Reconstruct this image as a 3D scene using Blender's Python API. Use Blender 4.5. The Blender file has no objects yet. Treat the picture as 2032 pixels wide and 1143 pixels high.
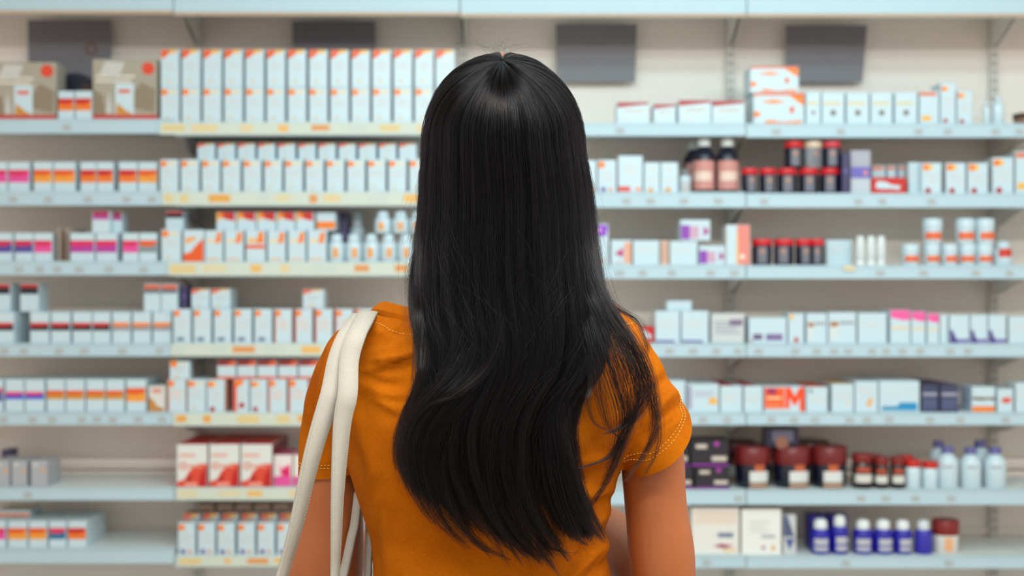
import bpy, bmesh, math, random
import numpy as np
from mathutils import Vector, Matrix
from mathutils.bvhtree import BVHTree

random.seed(7)
rng = np.random.default_rng(11)
S = bpy.context.scene
COL = S.collection
PI = math.pi

# ------------------------------------------------------------------ camera, world, lamps, exposure
F, CX, CY, CAMZ = 2646.0, 1016.0, 571.5, 1.38
cam = bpy.data.cameras.new('camera')
cam.sensor_width = 36.0
cam.lens = F / 2032 * 36.0
cam.clip_start = 0.05
cam.dof.use_dof = True
cam.dof.focus_distance = 1.50
cam.dof.aperture_fstop = 4.8
camo = bpy.data.objects.new('camera', cam)
camo.location = (0, 0, CAMZ)
camo.rotation_euler = (PI / 2, 0, 0)
COL.objects.link(camo)
S.camera = camo

w = bpy.data.worlds.new('world')
S.world = w
w.use_nodes = True
w.node_tree.nodes['Background'].inputs['Color'].default_value = (1.0, 0.86, 0.77, 1)
w.node_tree.nodes['Background'].inputs['Strength'].default_value = 0.92

def area(name, loc, rot, sx, sy, energy, col):
    l = bpy.data.lights.new(name, 'AREA')
    l.shape = 'RECTANGLE'; l.size = sx; l.size_y = sy
    l.energy = energy; l.color = col
    o = bpy.data.objects.new(name, l)
    o.location = loc; o.rotation_euler = rot
    COL.objects.link(o)
    return o

COOL = (0.62, 0.93, 1.0)
area('aisle_lamp', (0.7, 3.15, 2.86), (math.radians(32), 0, 0), 3.4, 0.16, 19, COOL)
area('shelf_fill_lamp', (0.5, 2.1, 2.86), (math.radians(50), 0, 0), 3.4, 0.16, 25, COOL)  # added lamp, fills the shelf interiors with light
area('near_lamp', (0.35, 0.38, 2.86), (math.radians(20), 0, 0), 3.0, 0.12, 102, (0.97, 0.95, 0.9))
area('side_lamp', (2.3, 1.5, 2.86), (math.radians(10), math.radians(48), 0), 0.2, 2.0, 14, (1.0, 0.97, 0.92))
area('rear_lamp', (0.6, -2.2, 2.86), (math.radians(60), 0, 0), 4.0, 0.3, 22, (0.62, 0.92, 1.0))

S.view_settings.view_transform = 'Standard'
S.view_settings.look = 'None'
S.view_settings.gamma = 1.0
S.view_settings.use_curve_mapping = False
S.view_settings.exposure = 0.0

# ------------------------------------------------------------------ helpers
def P(px, py, d):
    return Vector(((px - CX) * d / F, d, CAMZ - (py - CY) * d / F))

def lin(h):
    h = h.lstrip('#')
    out = []
    for i in (0, 2, 4):
        c = int(h[i:i + 2], 16) / 255
        out.append(c / 12.92 if c <= 0.04045 else ((c + 0.055) / 1.055) ** 2.4)
    return (*out, 1.0)

_mats = {}
def mat(hexc, rough=0.45, metal=0.0, kind='card'):
    k = (hexc, rough, metal, kind)
    if k in _mats:
        return _mats[k]
    m = bpy.data.materials.new('%s_%s' % (kind, hexc.lstrip('#')))
    m.use_nodes = True
    nt = m.node_tree
    b = nt.nodes['Principled BSDF']
    b.inputs['Roughness'].default_value = rough
    b.inputs['Metallic'].default_value = metal
    c = lin(hexc)
    n = nt.nodes.new('ShaderNodeTexNoise')
    n.inputs['Scale'].default_value = 60
    mx = nt.nodes.new('ShaderNodeMix'); mx.data_type = 'RGBA'
    mx.inputs['A'].default_value = (c[0] * .95, c[1] * .95, c[2] * .95, 1)
    mx.inputs['B'].default_value = (min(1, c[0] * 1.04), min(1, c[1] * 1.04), min(1, c[2] * 1.04), 1)
    nt.links.new(n.outputs['Fac'], mx.inputs['Factor'])
    nt.links.new(mx.outputs['Result'], b.inputs['Base Color'])
    if kind == 'clear':
        b.inputs['Transmission Weight'].default_value = 0.9
        b.inputs['IOR'].default_value = 1.2
    _mats[k] = m
    return m

class MB:
    """collects faces with materials; build() links ONE mesh object"""
    def __init__(s):
        s.v = []; s.f = []; s.m = []; s.mats = []; s.smooth = []
    def mi(s, m):
        if m not in s.mats: s.mats.append(m)
        return s.mats.index(m)
    def face(s, pts, m, sm=False):
        i = len(s.v); s.v += [tuple(p) for p in pts]
        s.f.append(tuple(range(i, i + len(pts)))); s.m.append(s.mi(m)); s.smooth.append(sm)
    def box(s, x0, x1, y0, y1, z0, z1, m):
        i = len(s.v)
        s.v += [(x0, y0, z0), (x1, y0, z0), (x1, y1, z0), (x0, y1, z0), (x0, y0, z1), (x1, y0, z1), (x1, y1, z1), (x0, y1, z1)]
        for q in ((0, 3, 2, 1), (4, 5, 6, 7), (0, 1, 5, 4), (1, 2, 6, 5), (2, 3, 7, 6), (3, 0, 4, 7)):
            s.f.append(tuple(i + k for k in q)); s.m.append(s.mi(m)); s.smooth.append(False)
    def lathe(s, prof, m, n=20, cx=0, cy=0, caps=True):
        i = len(s.v); k = len(prof)
        for r, z in prof:
            for j in range(n):
                a = 2 * PI * j / n
                s.v.append((cx + r * math.cos(a), cy + r * math.sin(a), z))
        for a in range(k - 1):
            for j in range(n):
                j2 = (j + 1) % n
                s.f.append((i + a * n + j, i + a * n + j2, i + (a + 1) * n + j2, i + (a + 1) * n + j)); s.m.append(s.mi(m)); s.smooth.append(True)
        if caps:
            s.f.append(tuple(i + j for j in reversed(range(n)))); s.m.append(s.mi(m)); s.smooth.append(False)
            s.f.append(tuple(i + (k - 1) * n + j for j in range(n))); s.m.append(s.mi(m)); s.smooth.append(False)
    def band(s, r, z0, z1, a0, a1, m, n=10, cx=0, cy=0):
        for j in range(n):
            p = a0 + (a1 - a0) * j / n; q = a0 + (a1 - a0) * (j + 1) / n
            A = (cx + r * math.cos(p), cy + r * math.sin(p)); B = (cx + r * math.cos(q), cy + r * math.sin(q))
            s.face([(*A, z0), (*B, z0), (*B, z1), (*A, z1)], m, True)
    def mesh(s, name):
        me = bpy.data.meshes.new(name)
        me.from_pydata(s.v, [], s.f)
        for m in s.mats: me.materials.append(m)
        me.polygons.foreach_set('material_index', s.m)
        me.polygons.foreach_set('use_smooth', s.smooth)
        me.update()
        return me
    def build(s, name, parent=None, loc=(0, 0, 0)):
        return link(name, s.mesh(name), parent, loc)

def link(name, data, parent=None, loc=(0, 0, 0)):
    o = bpy.data.objects.new(name, data)
    o.location = loc
    COL.objects.link(o)
    if parent: o.parent = parent
    return o

def tag(o, label=None, cat=None, group=None, kind=None):
    if label: o['label'] = label
    if cat: o['category'] = cat
    if group: o['group'] = group
    if kind: o['kind'] = kind
    return o

# ------------------------------------------------------------------ the room
DF, DB = 4.68, 5.04          # front edge and back panel of the shelving
M_white = mat('#b2ccd8', 0.45, 0, 'painted_steel')
M_board = mat('#dfe6e6', 0.45, 0, 'painted_steel')
M_plate = mat('#e2e0dc', 0.45, 0, 'painted_steel')
M_panel = mat('#eae2da', 0.6, 0, 'panel')
M_dark = mat('#747278', 0.55, 0, 'sign')
M_slot = mat('#7d7068', 0.8, 0, 'slot')

def tiles(name, c1, c2):
    m = bpy.data.materials.new(name); m.use_nodes = True
    nt = m.node_tree; b = nt.nodes['Principled BSDF']; b.inputs['Roughness'].default_value = 0.35
    t = nt.nodes.new('ShaderNodeTexCoord'); br = nt.nodes.new('ShaderNodeTexBrick')
    br.offset = 0; br.inputs['Scale'].default_value = 1.0
    br.inputs['Brick Width'].default_value = 0.6; br.inputs['Row Height'].default_value = 0.6
    br.inputs['Mortar Size'].default_value = 0.004
    br.inputs['Color1'].default_value = lin(c1); br.inputs['Color2'].default_value = lin(c1); br.inputs['Mortar'].default_value = lin(c2)
    nt.links.new(t.outputs['Object'], br.inputs['Vector']); nt.links.new(br.outputs['Color'], b.inputs['Base Color'])
    return m
q = MB(); q.box(-4, 4, -4, 5.3, -0.1, 0, tiles('floor_tiles', '#cbbba8', '#8a7f74')); tag(q.build('floor'), kind='structure')
q = MB(); q.box(-4, 4, -4, 5.3, 2.95, 3.05, tiles('ceiling_tiles', '#e4e0d8', '#bdb8b0')); tag(q.build('ceiling'), kind='structure')
q = MB(); q.box(-4, 4, 5.16, 5.3, 0, 2.95, M_panel); tag(q.build('wall_back'), kind='structure')

EDGE = [-2.185, -1.183, -0.182, 0.821, 1.813, 2.815]
def light_fixture(x, y, sx, label, em):
    q = MB(); q.box(-sx / 2, sx / 2, -.14, .14, -.05, 0, M_white)
    o = q.build('ceiling_light', None, (x, y, 2.95)); tag(o, label, 'lamp')
    m = bpy.data.materials.new('lamp_diffuser'); m.use_nodes = True
    b = m.node_tree.nodes['Principled BSDF']; b.inputs['Emission Color'].default_value = (*em, 1); b.inputs['Emission Strength'].default_value = 1.5
    q = MB(); q.box(-sx / 2 + .03, sx / 2 - .03, -.10, .10, -.058, -.0501, m); q.build('diffuser', o)
light_fixture(.7, 3.15, 3.7, 'long cool white ceiling light above the aisle before the shelves', COOL)
light_fixture(.35, .38, 3.0, 'neutral white ceiling light over the spot just behind the woman', (1, .93, .85))
light_fixture(.5, 2.1, 3.4, 'added cool white ceiling light filling the shelves, just in front of the woman', COOL)  # housing for the added shelf fill light
light_fixture(2.3, 1.5, .3, 'short square ceiling light out to the side of the woman', (1, .97, .92))
light_fixture(.6, -2.2, 4.0, 'long ceiling light farthest from the shelves', (.8, .95, 1))

# ------------------------------------------------------------------ shelving
BAYN = ['left bay', 'second bay', 'third bay', 'fourth bay', 'far right bay']
ROWN = ['top shelf', 'second shelf', 'third shelf', 'fourth shelf', 'fifth shelf', 'sixth shelf', 'bottom shelf']
LIPS = [
    [(237, 265), (380, 408), (519, 546), (682, 707), (818, 843), (967, 992), (1089, 1117)],
    [(243, 270), (381, 410), (520, 549), (681, 708), (818, 846), (967, 993), (1101, 1125)],
    [(245, 270), (382, 412), (526, 553), (681, 708), (819, 843), (972, 1001), (1102, 1126)],
    [(246, 273), (384, 412), (527, 553), (682, 708), (819, 843), (972, 1001), (1103, 1127)],
]
LIPS.append(LIPS[3])
def SZ(bay, row): return P(0, LIPS[bay][row][0], DF).z
M_ticket = mat('#a9aeb0', 0.6, 0, 'paper')
M_strip = mat('#c9d3c8', 0.5, 0, 'print')
TICK = {  # px positions of the small price tickets on each shelf edge
    (0, 0): [133], (0, 1): [26, 96, 175, 252, 302], (0, 2): [38, 80, 115, 158, 217, 285], (0, 3): [10, 48, 118, 168, 243, 318],
    (0, 4): [8, 65, 105, 163, 193, 225, 275, 322], (0, 5): [56], (0, 6): [],
    (2, 0): [1230], (2, 1): [1243, 1291, 1357, 1425], (2, 2): [1230, 1275, 1333, 1410, 1457], (2, 3): [1328, 1375, 1422, 1464],
    (2, 4): [1395, 1443], (2, 5): [1465], (2, 6): [1402],
    (3, 0): [1540, 1668, 1822, 1880, 1975, 2022], (3, 1): [1516, 1703, 1750, 1848], (3, 2): [1746, 1832, 1936, 2002],
    (3, 3): [1505, 1578, 1620, 1655, 1683, 1730, 1758, 1790, 1825, 1885, 1920], (3, 4): [1530, 1575, 1617, 1685, 1720, 1764, 1845, 1905, 1995],
    (3, 5): [1708, 1757, 1816, 1887], (3, 6): [1678, 1882]}
STRIP0 = [318, 322, 334, 341, 345, 350, 352]
tri_cache = {}
def bracket_mesh():
    if 'b' in tri_cache: return tri_cache['b']
    q = MB()
    L = [(DB - .02, -.004), (DF + .03, -.004), (DF + .03, -.022), (DB - .10, -.075), (DB - .02, -.085)]
    for x in (-.0015, .0015):
        q.face([(x, a, b) for a, b in (L if x < 0 else L[::-1])], M_plate)
    for k in range(len(L)):
        a, b = L[k], L[(k + 1) % len(L)]
        q.face([(.0015, *a), (.0015, *b), (-.0015, *b), (-.0015, *a)][::-1], M_plate)
    tri_cache['b'] = q.mesh('bracket'); return tri_cache['b']

for bay in range(5):
    x0, x1 = EDGE[bay] + .002, EDGE[bay + 1] - .002
    for row in range(7):
        zt = P(0, LIPS[bay][row][0], DF).z; zb = P(0, LIPS[bay][row][1], DF).z
        q = MB(); q.box(x0, x1, DF + .004, DB - .001, zt - .022, zt, M_board)
        o = q.build('shelf', None, (0, 0, 0))
        tag(o, '%s white steel %s with price rail' % (BAYN[bay], ROWN[row]), 'shelf', 'white steel shelves of the wall unit')
        q = MB(); q.box(x0, x1, DF - .004, DF + .0039, zb, zt + .001, M_white)
        q.box(x0, x1, DF - .007, DF - .004, zb, zb + .005, M_white); q.box(x0, x1, DF - .007, DF - .004, zt - .004, zt + .001, M_white)
        r = q.build('price_rail', o)
        for px in TICK.get((bay, row), []):
            t = MB(); X = P(px, 0, DF).x; zc = zb + (zt - zb) * .42
            t.box(X - .014, X + .014, DF - .0062, DF - .0041, zc - .009, zc + .009, M_ticket)
            t.build('price_ticket', r)
        if bay == 1:
            t = MB(); X0 = P(STRIP0[row], 0, DF).x + .001
            t.box(X0, x1, DF - .012, DF - .0071, zb + .004, zt - .001, M_strip)
            rr = random.Random(row)
            X = X0 + .01
            while X < x1 - .05:
                wd = rr.uniform(.02, .09); c = rr.choice(['#dfa24a', '#e4b568', '#d8965a', '#dcc79a', '#c3cfcb', '#d5cda8', '#d9c48c'])
                t.box(X, X + wd, DF - .0126, DF - .0121, zb + .012 + rr.uniform(0, .006), zt - .010, mat(c, .5, 0, 'print'))
                X += wd + rr.uniform(.02, .10)
            t.build('edge_strip', r)
        for X in (x0 + .006, x1 - .006):
            link('bracket', bracket_mesh(), o, (X, 0, zt - .0185))
    # canopy over the bay
    zc = P(0, 36 if bay > 1 else (33 if bay == 1 else 30), DF).z
    q = MB(); q.box(x0, x1, DF - .02, DF - .002, zc, zc + .33, M_white)
    o = q.build('canopy'); tag(o, 'white fascia canopy over the %s of shelving' % BAYN[bay], 'canopy', 'white canopy fascia panels')
    q = MB(); q.box(x0, x1, DF - .001, DB, zc + .10, zc + .118, M_board); q.build('soffit_board', o)
    q = MB(); q.box(x0, x1, DF - .022, DF - .0201, zc, zc + .012, mat('#b99f86', .5, 0, 'trim')); q.build('lower_trim', o)
    for X in (x0 + .006, x1 - .006):
        b = link('bracket', bracket_mesh(), o, (X, 0, zc + .1035)); b.scale = (1, 1, 1.7)
    # back panels (structure)
    pr = None
    q = MB(); q.box(x0, x1, DB, DB + .015, P(0, 930, DB).z, 2.6, M_panel); pr = q.build('back_panel'); tag(pr, kind='structure')
    q = MB(); q.box(x0, x1, DB - .003, DB + .015, .1, P(0, 934, DB).z, M_panel); q.build('lower_panel', pr)
    for py in (915, 1052):
        q = MB(); zz = P(0, py, DB).z; q.box(x0, x1, DB - .012, DB - .0031, zz - .010, zz + .010, M_panel); q.build('panel_rail', pr)
    # plinth
    q = MB(); q.box(x0, x1, DF + .05, DB - .004, 0, .10, M_white); q.box(x0, x1, DF, DB - .004, .10, .14, M_white)
    tag(q.build('base_plinth'), 'white base deck under the %s of shelving' % BAYN[bay], 'shelf', 'white base decks under the shelving')
for k, X in enumerate(EDGE):
    q = MB(); q.box(X - .015, X + .015, DB - .028, DB - .0125, 0, 2.6, mat('#d2d0cb', .5, 0, 'painted_steel'))
    o = q.build('upright_post'); tag(o, ['slotted post at the outer edge of left bay', 'slotted white post between left bay and second bay', 'slotted white post between second bay and third bay', 'slotted white post between third bay and fourth bay', 'slotted white post between fourth bay and far right bay', 'slotted post at the outer edge of far right bay'][k], 'post', 'slotted white uprights')
    q = MB()
    z = .2
    while z < 2.5:
        q.box(X - .009, X - .004, DB - .0286, DB - .0281, z, z + .022, M_slot); q.box(X + .004, X + .009, DB - .0286, DB - .0281, z, z + .022, M_slot); z += .033
    tag(q.build('slots', o), kind='stuff')

# blank dark sign panels hung at the top of the back wall
for (a, b, t, bt, a2, b2, lab) in ((55, 220, 40, 158, 57, 219, 'dark grey blank panel behind the two grey flower photo boxes'),
                                  (580, 745, 42, 158, 582, 744, 'dark grey blank panel behind the tall two tier carton stack'),
                                  (1103, 1264, 48, 163, 1105, 1260, 'dark grey blank panel beside the head of the woman'),
                                  (1560, 1721, 50, 163, 1561, 1711, 'dark grey blank panel behind the two orange oval cartons')):
    d = DB - .05
    q = MB()
    A, B, C, D = P(a, t, d), P(b, t, d), P(b2, bt, d), P(a2, bt, d)
    up = Vector((0, .004, 0))
    q.face([D, C, B, A], M_dark); q.face([A + up, B + up, C + up, D + up], M_dark)
    for u, v in ((A, B), (B, C), (C, D), (D, A)): q.face([u, v, v + up, u + up], M_dark)
    o = q.build('sign_panel'); tag(o, lab, 'sign', 'blank dark grey sign panels')
    q = MB(); x = (A.x + B.x) / 2; q.box(x - .09, x - .07, d + .0041, DB - .0005, A.z - .02, A.z - .005, M_white); q.box(x + .07, x + .09, d + .0041, DB - .0005, A.z - .02, A.z - .005, M_white)
    q.build('hanger', o)
    if a == 55:
        q = MB(); c = P(181, 96, d - .0006)
        ring = [(c.x + r * math.cos(k * PI / 8), c.y, c.z + r * math.sin(k * PI / 8)) for r in (.016, .024) for k in range(16)]
        for k in range(16):
            k2 = (k + 1) % 16
            q.face([ring[k], ring[k2], ring[16 + k2], ring[16 + k]], mat('#6e4538', .5, 0, 'print'))
        q.build('round_emblem', o)

# ------------------------------------------------------------------ products
W = '#c2d8e2'
OR, DO, RE, PK, MG, NV, OC, GY, KR, BL, PU, YE = '#ee7d1c', '#e2581a', '#c8211c', '#de2f74', '#b03a9c', '#141a30', '#c88a2e', '#878c92', '#a67c4e', '#2450c8', '#4a3a86', '#efb13a'
LG = '#cfd4d4'
def R(u0, v0, u1, v1, c): return ('r', u0, v0, u1, v1, c)
def C(u, v, r, c): return ('c', u, v, r, c)
def Q(c, *pts): return ('p', pts, c)

def lines(u0, u1, v0, v1, n, c=LG):
    return [R(u0, v0 + (v1 - v0) * k / n, u1 - (.12 if k % 2 else 0), v0 + (v1 - v0) * (k + .45) / n, c) for k in range(n)]
def band(c1, c2, v0=.31, v1=.74): return [R(.0, v0, 1, v1, c2), Q(c1, (0, v1 - (v1 - v0) * .45), (.6, v1 - (v1 - v0) * .5), (1, v1 - (v1 - v0) * .3), (1, v1), (0, v1))]

STY = {
    # name: (base colour, front prints, top prints, left side prints, right side prints)
    'corner': (W, [Q(DO, (0, .76), (.22, .80), (.44, .90), (.48, 1), (0, 1)), Q(YE, (.48, 1), (.44, .90), (.86, .93), (.95, 1))] + lines(.2, .85, .45, .7, 4) + [C(.4, .16, .09, '#d9c08a')], [R(0, 0, 1, .5, OR)], [R(.1, .1, .9, .9, LG)], []),
    'dot': (W, [C(.19, .87, .19, OR), R(.42, .84, .85, .91, '#e8cf9c')] + lines(.2, .85, .45, .7, 4) + [C(.35, .12, .09, '#d9c08a')], [], [R(.1, .1, .9, .9, LG)], []),
    'dotblue': (W, [C(.19, .88, .19, OR)] + lines(.2, .85, .4, .72, 4) + [R(.2, .05, .62, .16, '#6a7896')], [R(.3, .2, .9, .5, '#e8c48a')], [], []),
    'dotred': (W, [C(.19, .88, .19, OR), R(.0, 0, .06, 1, '#e4785a')] + lines(.2, .85, .4, .72, 4, '#e6c8bc'), [R(0, 0, 1, 1, '#e8b0a0')], [], [R(0, 0, 1, 1, '#e4785a')]),
    'redfoot': (W, [C(.2, .86, .19, OR), C(.42, .86, .13, YE), C(.3, .08, .16, '#a81c22')] + lines(.2, .85, .35, .7, 4), [R(0, 0, 1, 1, '#e8a070')], [], [R(0, 0, 1, 1, '#e8bfae')]),
    'rededge': (W, [R(0, 0, .22, 1, '#e2573e'), Q(OR, (.22, .75), (.7, .9), (.6, 1), (.1, 1)), C(.55, .2, .2, '#b01a24')] + lines(.35, .9, .4, .7, 3), [R(0, 0, 1, 1, '#d24a36')], [R(0, 0, 1, 1, '#e2573e')], []),
    'purpfoot': (W, [C(.19, .86, .2, OR), C(.28, .09, .14, '#5a2a90'), C(.68, .09, .11, '#e08a3a')] + lines(.2, .85, .35, .7, 4), [R(.1, .1, .6, .35, OR)], [], []),
    'photo': ('#a39e90', [R(0, 0, 1, .075, RE), C(.86, .85, .10, '#d8452c'), R(.05, .62, .6, .66, '#d8d4c8'), R(.05, .7, .66, .74, '#d8d4c8'),
                          Q('#8a7d68', (.0, .075), (.2, .075), (.15, .4), (.0, .5)), Q('#8a7d68', (.62, .2), (.95, .12), (.97, .5), (.75, .62), (.6, .4)),
                          Q('#c3c4c0', (.2, .1), (.3, .1), (.25, .5)), Q('#c3c4c0', (.1, .75), (.4, .68), (.5, .95), (.2, .97)),
                          R(.35, .075, .64, .60, W), R(.40, .44, .58, .5, '#d8553c'), Q(OC, (.36, .08), (.63, .08), (.5, .16), (.38, .28))], [], [], []),
    'bandorange': (W, band(DO, '#ec9a34'), [], [], []), 'bandred': (W, band(RE, '#e8751f'), [], [], []),
    'bandpink': (W, band('#d8245a', '#e04a9a'), [], [], []), 'bandmagenta': (W, band('#d8245a', MG), [], [], []),
    'bandpurple': (W, band('#c81f4a', '#4a4496'), [], [], []), 'bandgrey': (W, band(DO, '#7f8c92'), [], [], []),
    'bandblack': (W, band(RE, '#20242e', .40, .66), [], [], []), 'bandslate': (W, band(OR, '#8d939b', .40, .66), [], [], []),
    'bandtop': (W, [R(0, .62, 1, .86, '#141a2c'), R(0, .86, 1, .98, RE)], [], [], []),
    'bandtopgrey': (W, [R(0, .66, 1, .84, '#6c7078'), R(0, .84, 1, .97, DO)], [], [], []),
    'toppink': (W, [R(.02, .6, .98, .8, '#b0489a'), R(.02, .8, .98, 1, '#a81d42')], [], [], []),
    'bandblue': (W, band(PK, BL, .38, .62), [], [], []), 'bandteal': (W, band('#d8305a', '#2a6a96'), [], [], []),
    'bandochre': (W, band(DO, '#c88c34', .38, .66), [], [], []),
    'redstroke': (W, [Q('#a81414', (.0, .76), (1, .90), (1, 1), (.0, 1)), R(.2, .55, .85, .64, '#c8b8a4')] + lines(.1, .5, .12, .4, 2), [], [], []),
    'oval': (W, [Q(OR, (0, .9), (.35, 1), (0, 1)), Q(OR, (.5, 1), (.72, .92), (.96, .62), (1, .62), (1, 1)), Q(DO, (0, .93), (1, .93), (1, 1), (0, 1)), Q(OR, (.18, .02), (.95, .02), (.95, .12), (.55, .06), (.3, .14)),
                  Q(OR, (0, .2), (.14, .28), (.1, .4), (0, .42)), Q('#ec8a3a', (.12, .72), (.4, .66), (.65, .72), (.4, .80)), R(.72, .36, .8, .56, DO)], [R(0, 0, 1, 1, OR)], [], []),
    'golddot': (W, [R(.05, .62, .85, .7, '#d8c48c'), C(.5, .36, .14, '#75706a')], [], [], []),
    'strokeor': (W, [R(.0, .86, .9, .97, '#dc6a3a'), R(.1, .1, .6, .25, YE)], [], [], []),
    'orangepic': (W, [Q(DO, (0, 0), (1, 0), (1, .75), (.6, .5), (.35, .3), (0, .25)), Q('#f0a050', (.1, .55), (.6, .7), (.6, .8), (.1, .75))], [], [], []),
    'ortop': (W, [Q(OR, (.55, .58), (.9, .62), (.95, .95), (.7, .95)), R(.1, .62, .5, .72, '#e8d09a'), R(.1, .05, .8, .1, '#e8b070')], [], [], []),
    'orband': (W, [Q(OR, (.5, .6), (.95, .6), (.9, .98), (.7, .98)), R(.0, .42, 1, .54, DO), R(.1, .62, .5, .75, YE)], [], [], []),
    'redcorner': (W, [Q(RE, (.45, .62), (.95, .5), (.95, 1), (.3, 1)), Q(OR, (.1, .7), (.45, .62), (.3, 1), (0, 1)), Q(YE, (0, .5), (.12, .5), (.1, 1), (0, 1))], [R(0, 0, 1, 1, DO)], [], []),
    'orhalf': (W, [R(0, .08, 1, .5, OR)], [R(0, 0, 1, 1, '#d8c8b0')], [], []),
    'redtop': (W, [R(0, .7, 1, 1, '#8e1c1a'), Q(DO, (.5, .7), (1, .7), (1, 1), (.8, 1)), R(0, 0, 1, .12, '#e26a50')], [R(0, 0, 1, 1, '#8e1c1a')], [], []),
    'redbar': (W, [R(.0, .02, .5, .16, '#d8381e'), R(.7, .04, .95, .12, OR)] + lines(.2, .8, .5, .8, 3), [], [R(0, 0, 1, 1, '#d8a080')], []),
    'slim': (W, [C(.5, .8, .1, '#d8c8b0'), C(.4, .06, .2, '#d89a50')] + lines(.2, .8, .35, .6, 3), [], [], []),
    'purptop': (W, [Q('#8a2ac8', (.0, .7), (.9, .7), (1, .98), (0, .98)), R(.2, .8, .7, .9, '#d8a0e8'), R(.3, .06, .9, .12, '#c8a488')], [], [], []),
    'magarrow': (W, [Q('#b8246a', (.15, .45), (.6, .7), (.6, .3)), R(.66, .05, 1, .92, '#e0a284'), R(.2, .05, .6, .1, '#c8a488')], [], [], []),
    'plain': (W, lines(.15, .8, .55, .75, 2), [], [R(0, 0, 1, 1, LG)], []),
    'plainline': (W, lines(.15, .8, .45, .75, 3) + [R(.0, .0, .8, .07, '#5a4a96')], [], [R(0, 0, 1, 1, LG)], []),
    'strip': ('#d8b8a4', [R(.2, .1, .8, .9, '#c89a8a')], [], [], []),
    'purpmag': (W, [R(.0, .05, .3, .75, '#8a3ab0'), R(.3, .1, .62, .7, '#c8a0b8'), Q('#b03a90', (.78, .2), (1, .45), (.78, .7))], [], [], []),
    'pinkside': ('#e6e2de', [R(0, 0, .45, 1, W), R(.45, 0, 1, 1, '#e0837a'), R(.43, 0, .52, .8, '#e8b060'), C(.68, .2, .12, '#ead8c8')], [], [], [R(0, 0, 1, 1, '#e0837a')]),
    'clearviolet': ('#a7a9b8', [R(0, .36, 1, .62, '#6a62b8'), C(.75, .48, .12, '#d88a80'), R(0, 0, 1, .34, '#b9c3cc')], [], [], []),
    'violetdark': ('#3a3560', [R(.1, .5, .9, .6, '#5a5490')], [], [], []),
    'redlogo': (RE, [Q(W, (.1, .35), (.3, .28), (.55, .3), (.8, .22), (.85, .5), (.6, .55), (.4, .75), (.15, .8))], [R(0, 0, 1, 1, '#d03a40')], [], []),
    'greytext': ('#c8ccce', lines(.1, .9, .3, .8, 4, '#9aa2ae') + [R(.55, .6, .95, .8, '#7a6a86')], [], [], []),
    'purpmark': (W, [R(.1, .12, .35, .36, '#6a5a80'), R(.45, .1, .9, .36, '#7a6a98'), R(.02, .05, .1, .12, '#c85a3a')], [], [], []),
    'dotsmall': (W, [C(.2, .9, .16, YE), C(.5, .1, .18, '#b84a44')], [], [], []),
    'brownlid': (W, [R(.05, .55, .35, .7, '#a86a30'), R(.4, .62, .95, .72, '#98a0a8'), R(.05, .1, .35, .55, '#d0d8da')], [], [], []),
    'pinktop': (W, [Q('#ec5aa0', (0, .78), (.6, .7), (1, .7), (1, 1), (0, 1)), R(.05, .42, .95, .5, '#e0cca8')], [R(0, 0, 1, 1, '#ec6aa8')], [], []),
    'zigzag': (W, [Q('#4a3a86', (0, 0), (1, 0), (1, .14), (.35, .14), (.12, .48), (0, .46)), R(.4, .0, 1, .1, '#8a7ab8')], [], [], []),
    'redtopped': (W, lines(.1, .8, .4, .7, 3), [R(.0, 0, .7, 1, '#bf1f28'), R(.75, 0, 1, 1, W)], [R(0, 0, 1, 1, '#b9bcc8')], []),
    'greyside': (W, [R(0, .1, .14, .95, '#9a9cb4')] + lines(.2, .9, .55, .8, 3, '#b0b4c8') + [R(.7, .28, .95, .5, YE)], [], [], []),
    'bigm': (W, [R(.0, .12, .50, .97, '#ee5a1e'), Q('#f0480a', (.52, .12), (.52, .98), (.65, .98), (.76, .62), (.87, .98), (1, .98), (1, .02), (.88, .02), (.88, .56), (.79, .26), (.73, .26), (.63, .56), (.63, .12)),
                 R(.06, .70, .3, .94, '#a02a58'), R(.06, .50, .42, .60, '#f4c49a'), R(.06, .22, .42, .30, '#f09060')], [R(0, 0, 1, 1, W)], [], []),
    'ortopwhite': (W, [R(.1, .8, .3, .9, '#6a7080')] + lines(.2, .9, .4, .7, 2), [R(0, 0, 1, 1, '#e2502a')], [], [R(0, 0, 1, 1, '#7a7280')]),
    'yellowtop': (W, lines(.1, .9, .5, .75, 3) + [C(.75, .3, .07, '#e8c878')], [R(0, 0, 1, 1, '#d0a060')], [], []),
    'yellowmark': (W, lines(.1, .8, .6, .85, 3) + [Q('#eea83a', (.5, .15), (.7, .2), (.78, .48), (.58, .42))], [], [], []),
    'teal': (W, [R(.05, .04, .95, .18, '#3a90b4'), Q('#1a8cc0', (.4, .04), (.95, .04), (.95, .3), (.5, .3))], [], [], []),
    'darkpurple': ('#3c4260', [R(.05, .6, .95, .72, '#9a9ab0'), R(.05, .1, .95, .5, '#4a5478')], [R(0, 0, 1, 1, '#2e2a5a')], [], [R(0, 0, 1, 1, '#3c2496')]),
    'brownorange': (W, [R(0, .0, 1, .22, OR), Q('#6a4018', (0, .5), (.5, .46), (.6, .5), (1, .47), (1, .58), (.5, .58), (0, .6))], [], [], []),
    'redblot': (W, [Q('#d85a4a', (.2, .45), (.6, .35), (.9, .45), (.85, .65), (.3, .62))], [], [], []),
    'photosmall': ('#d6d6d2', [Q('#c0823a', (0, 0), (.9, 0), (.9, .12), (.5, .2), (.2, .5), (0, .55)), R(.2, .74, .75, .9, '#d88878')], [], [], []),
    'greydot': ('#a5abb2', [C(.78, .62, .12, '#e0923a'), R(.1, .8, .5, .9, '#c6cace')], [], [], []),
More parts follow.
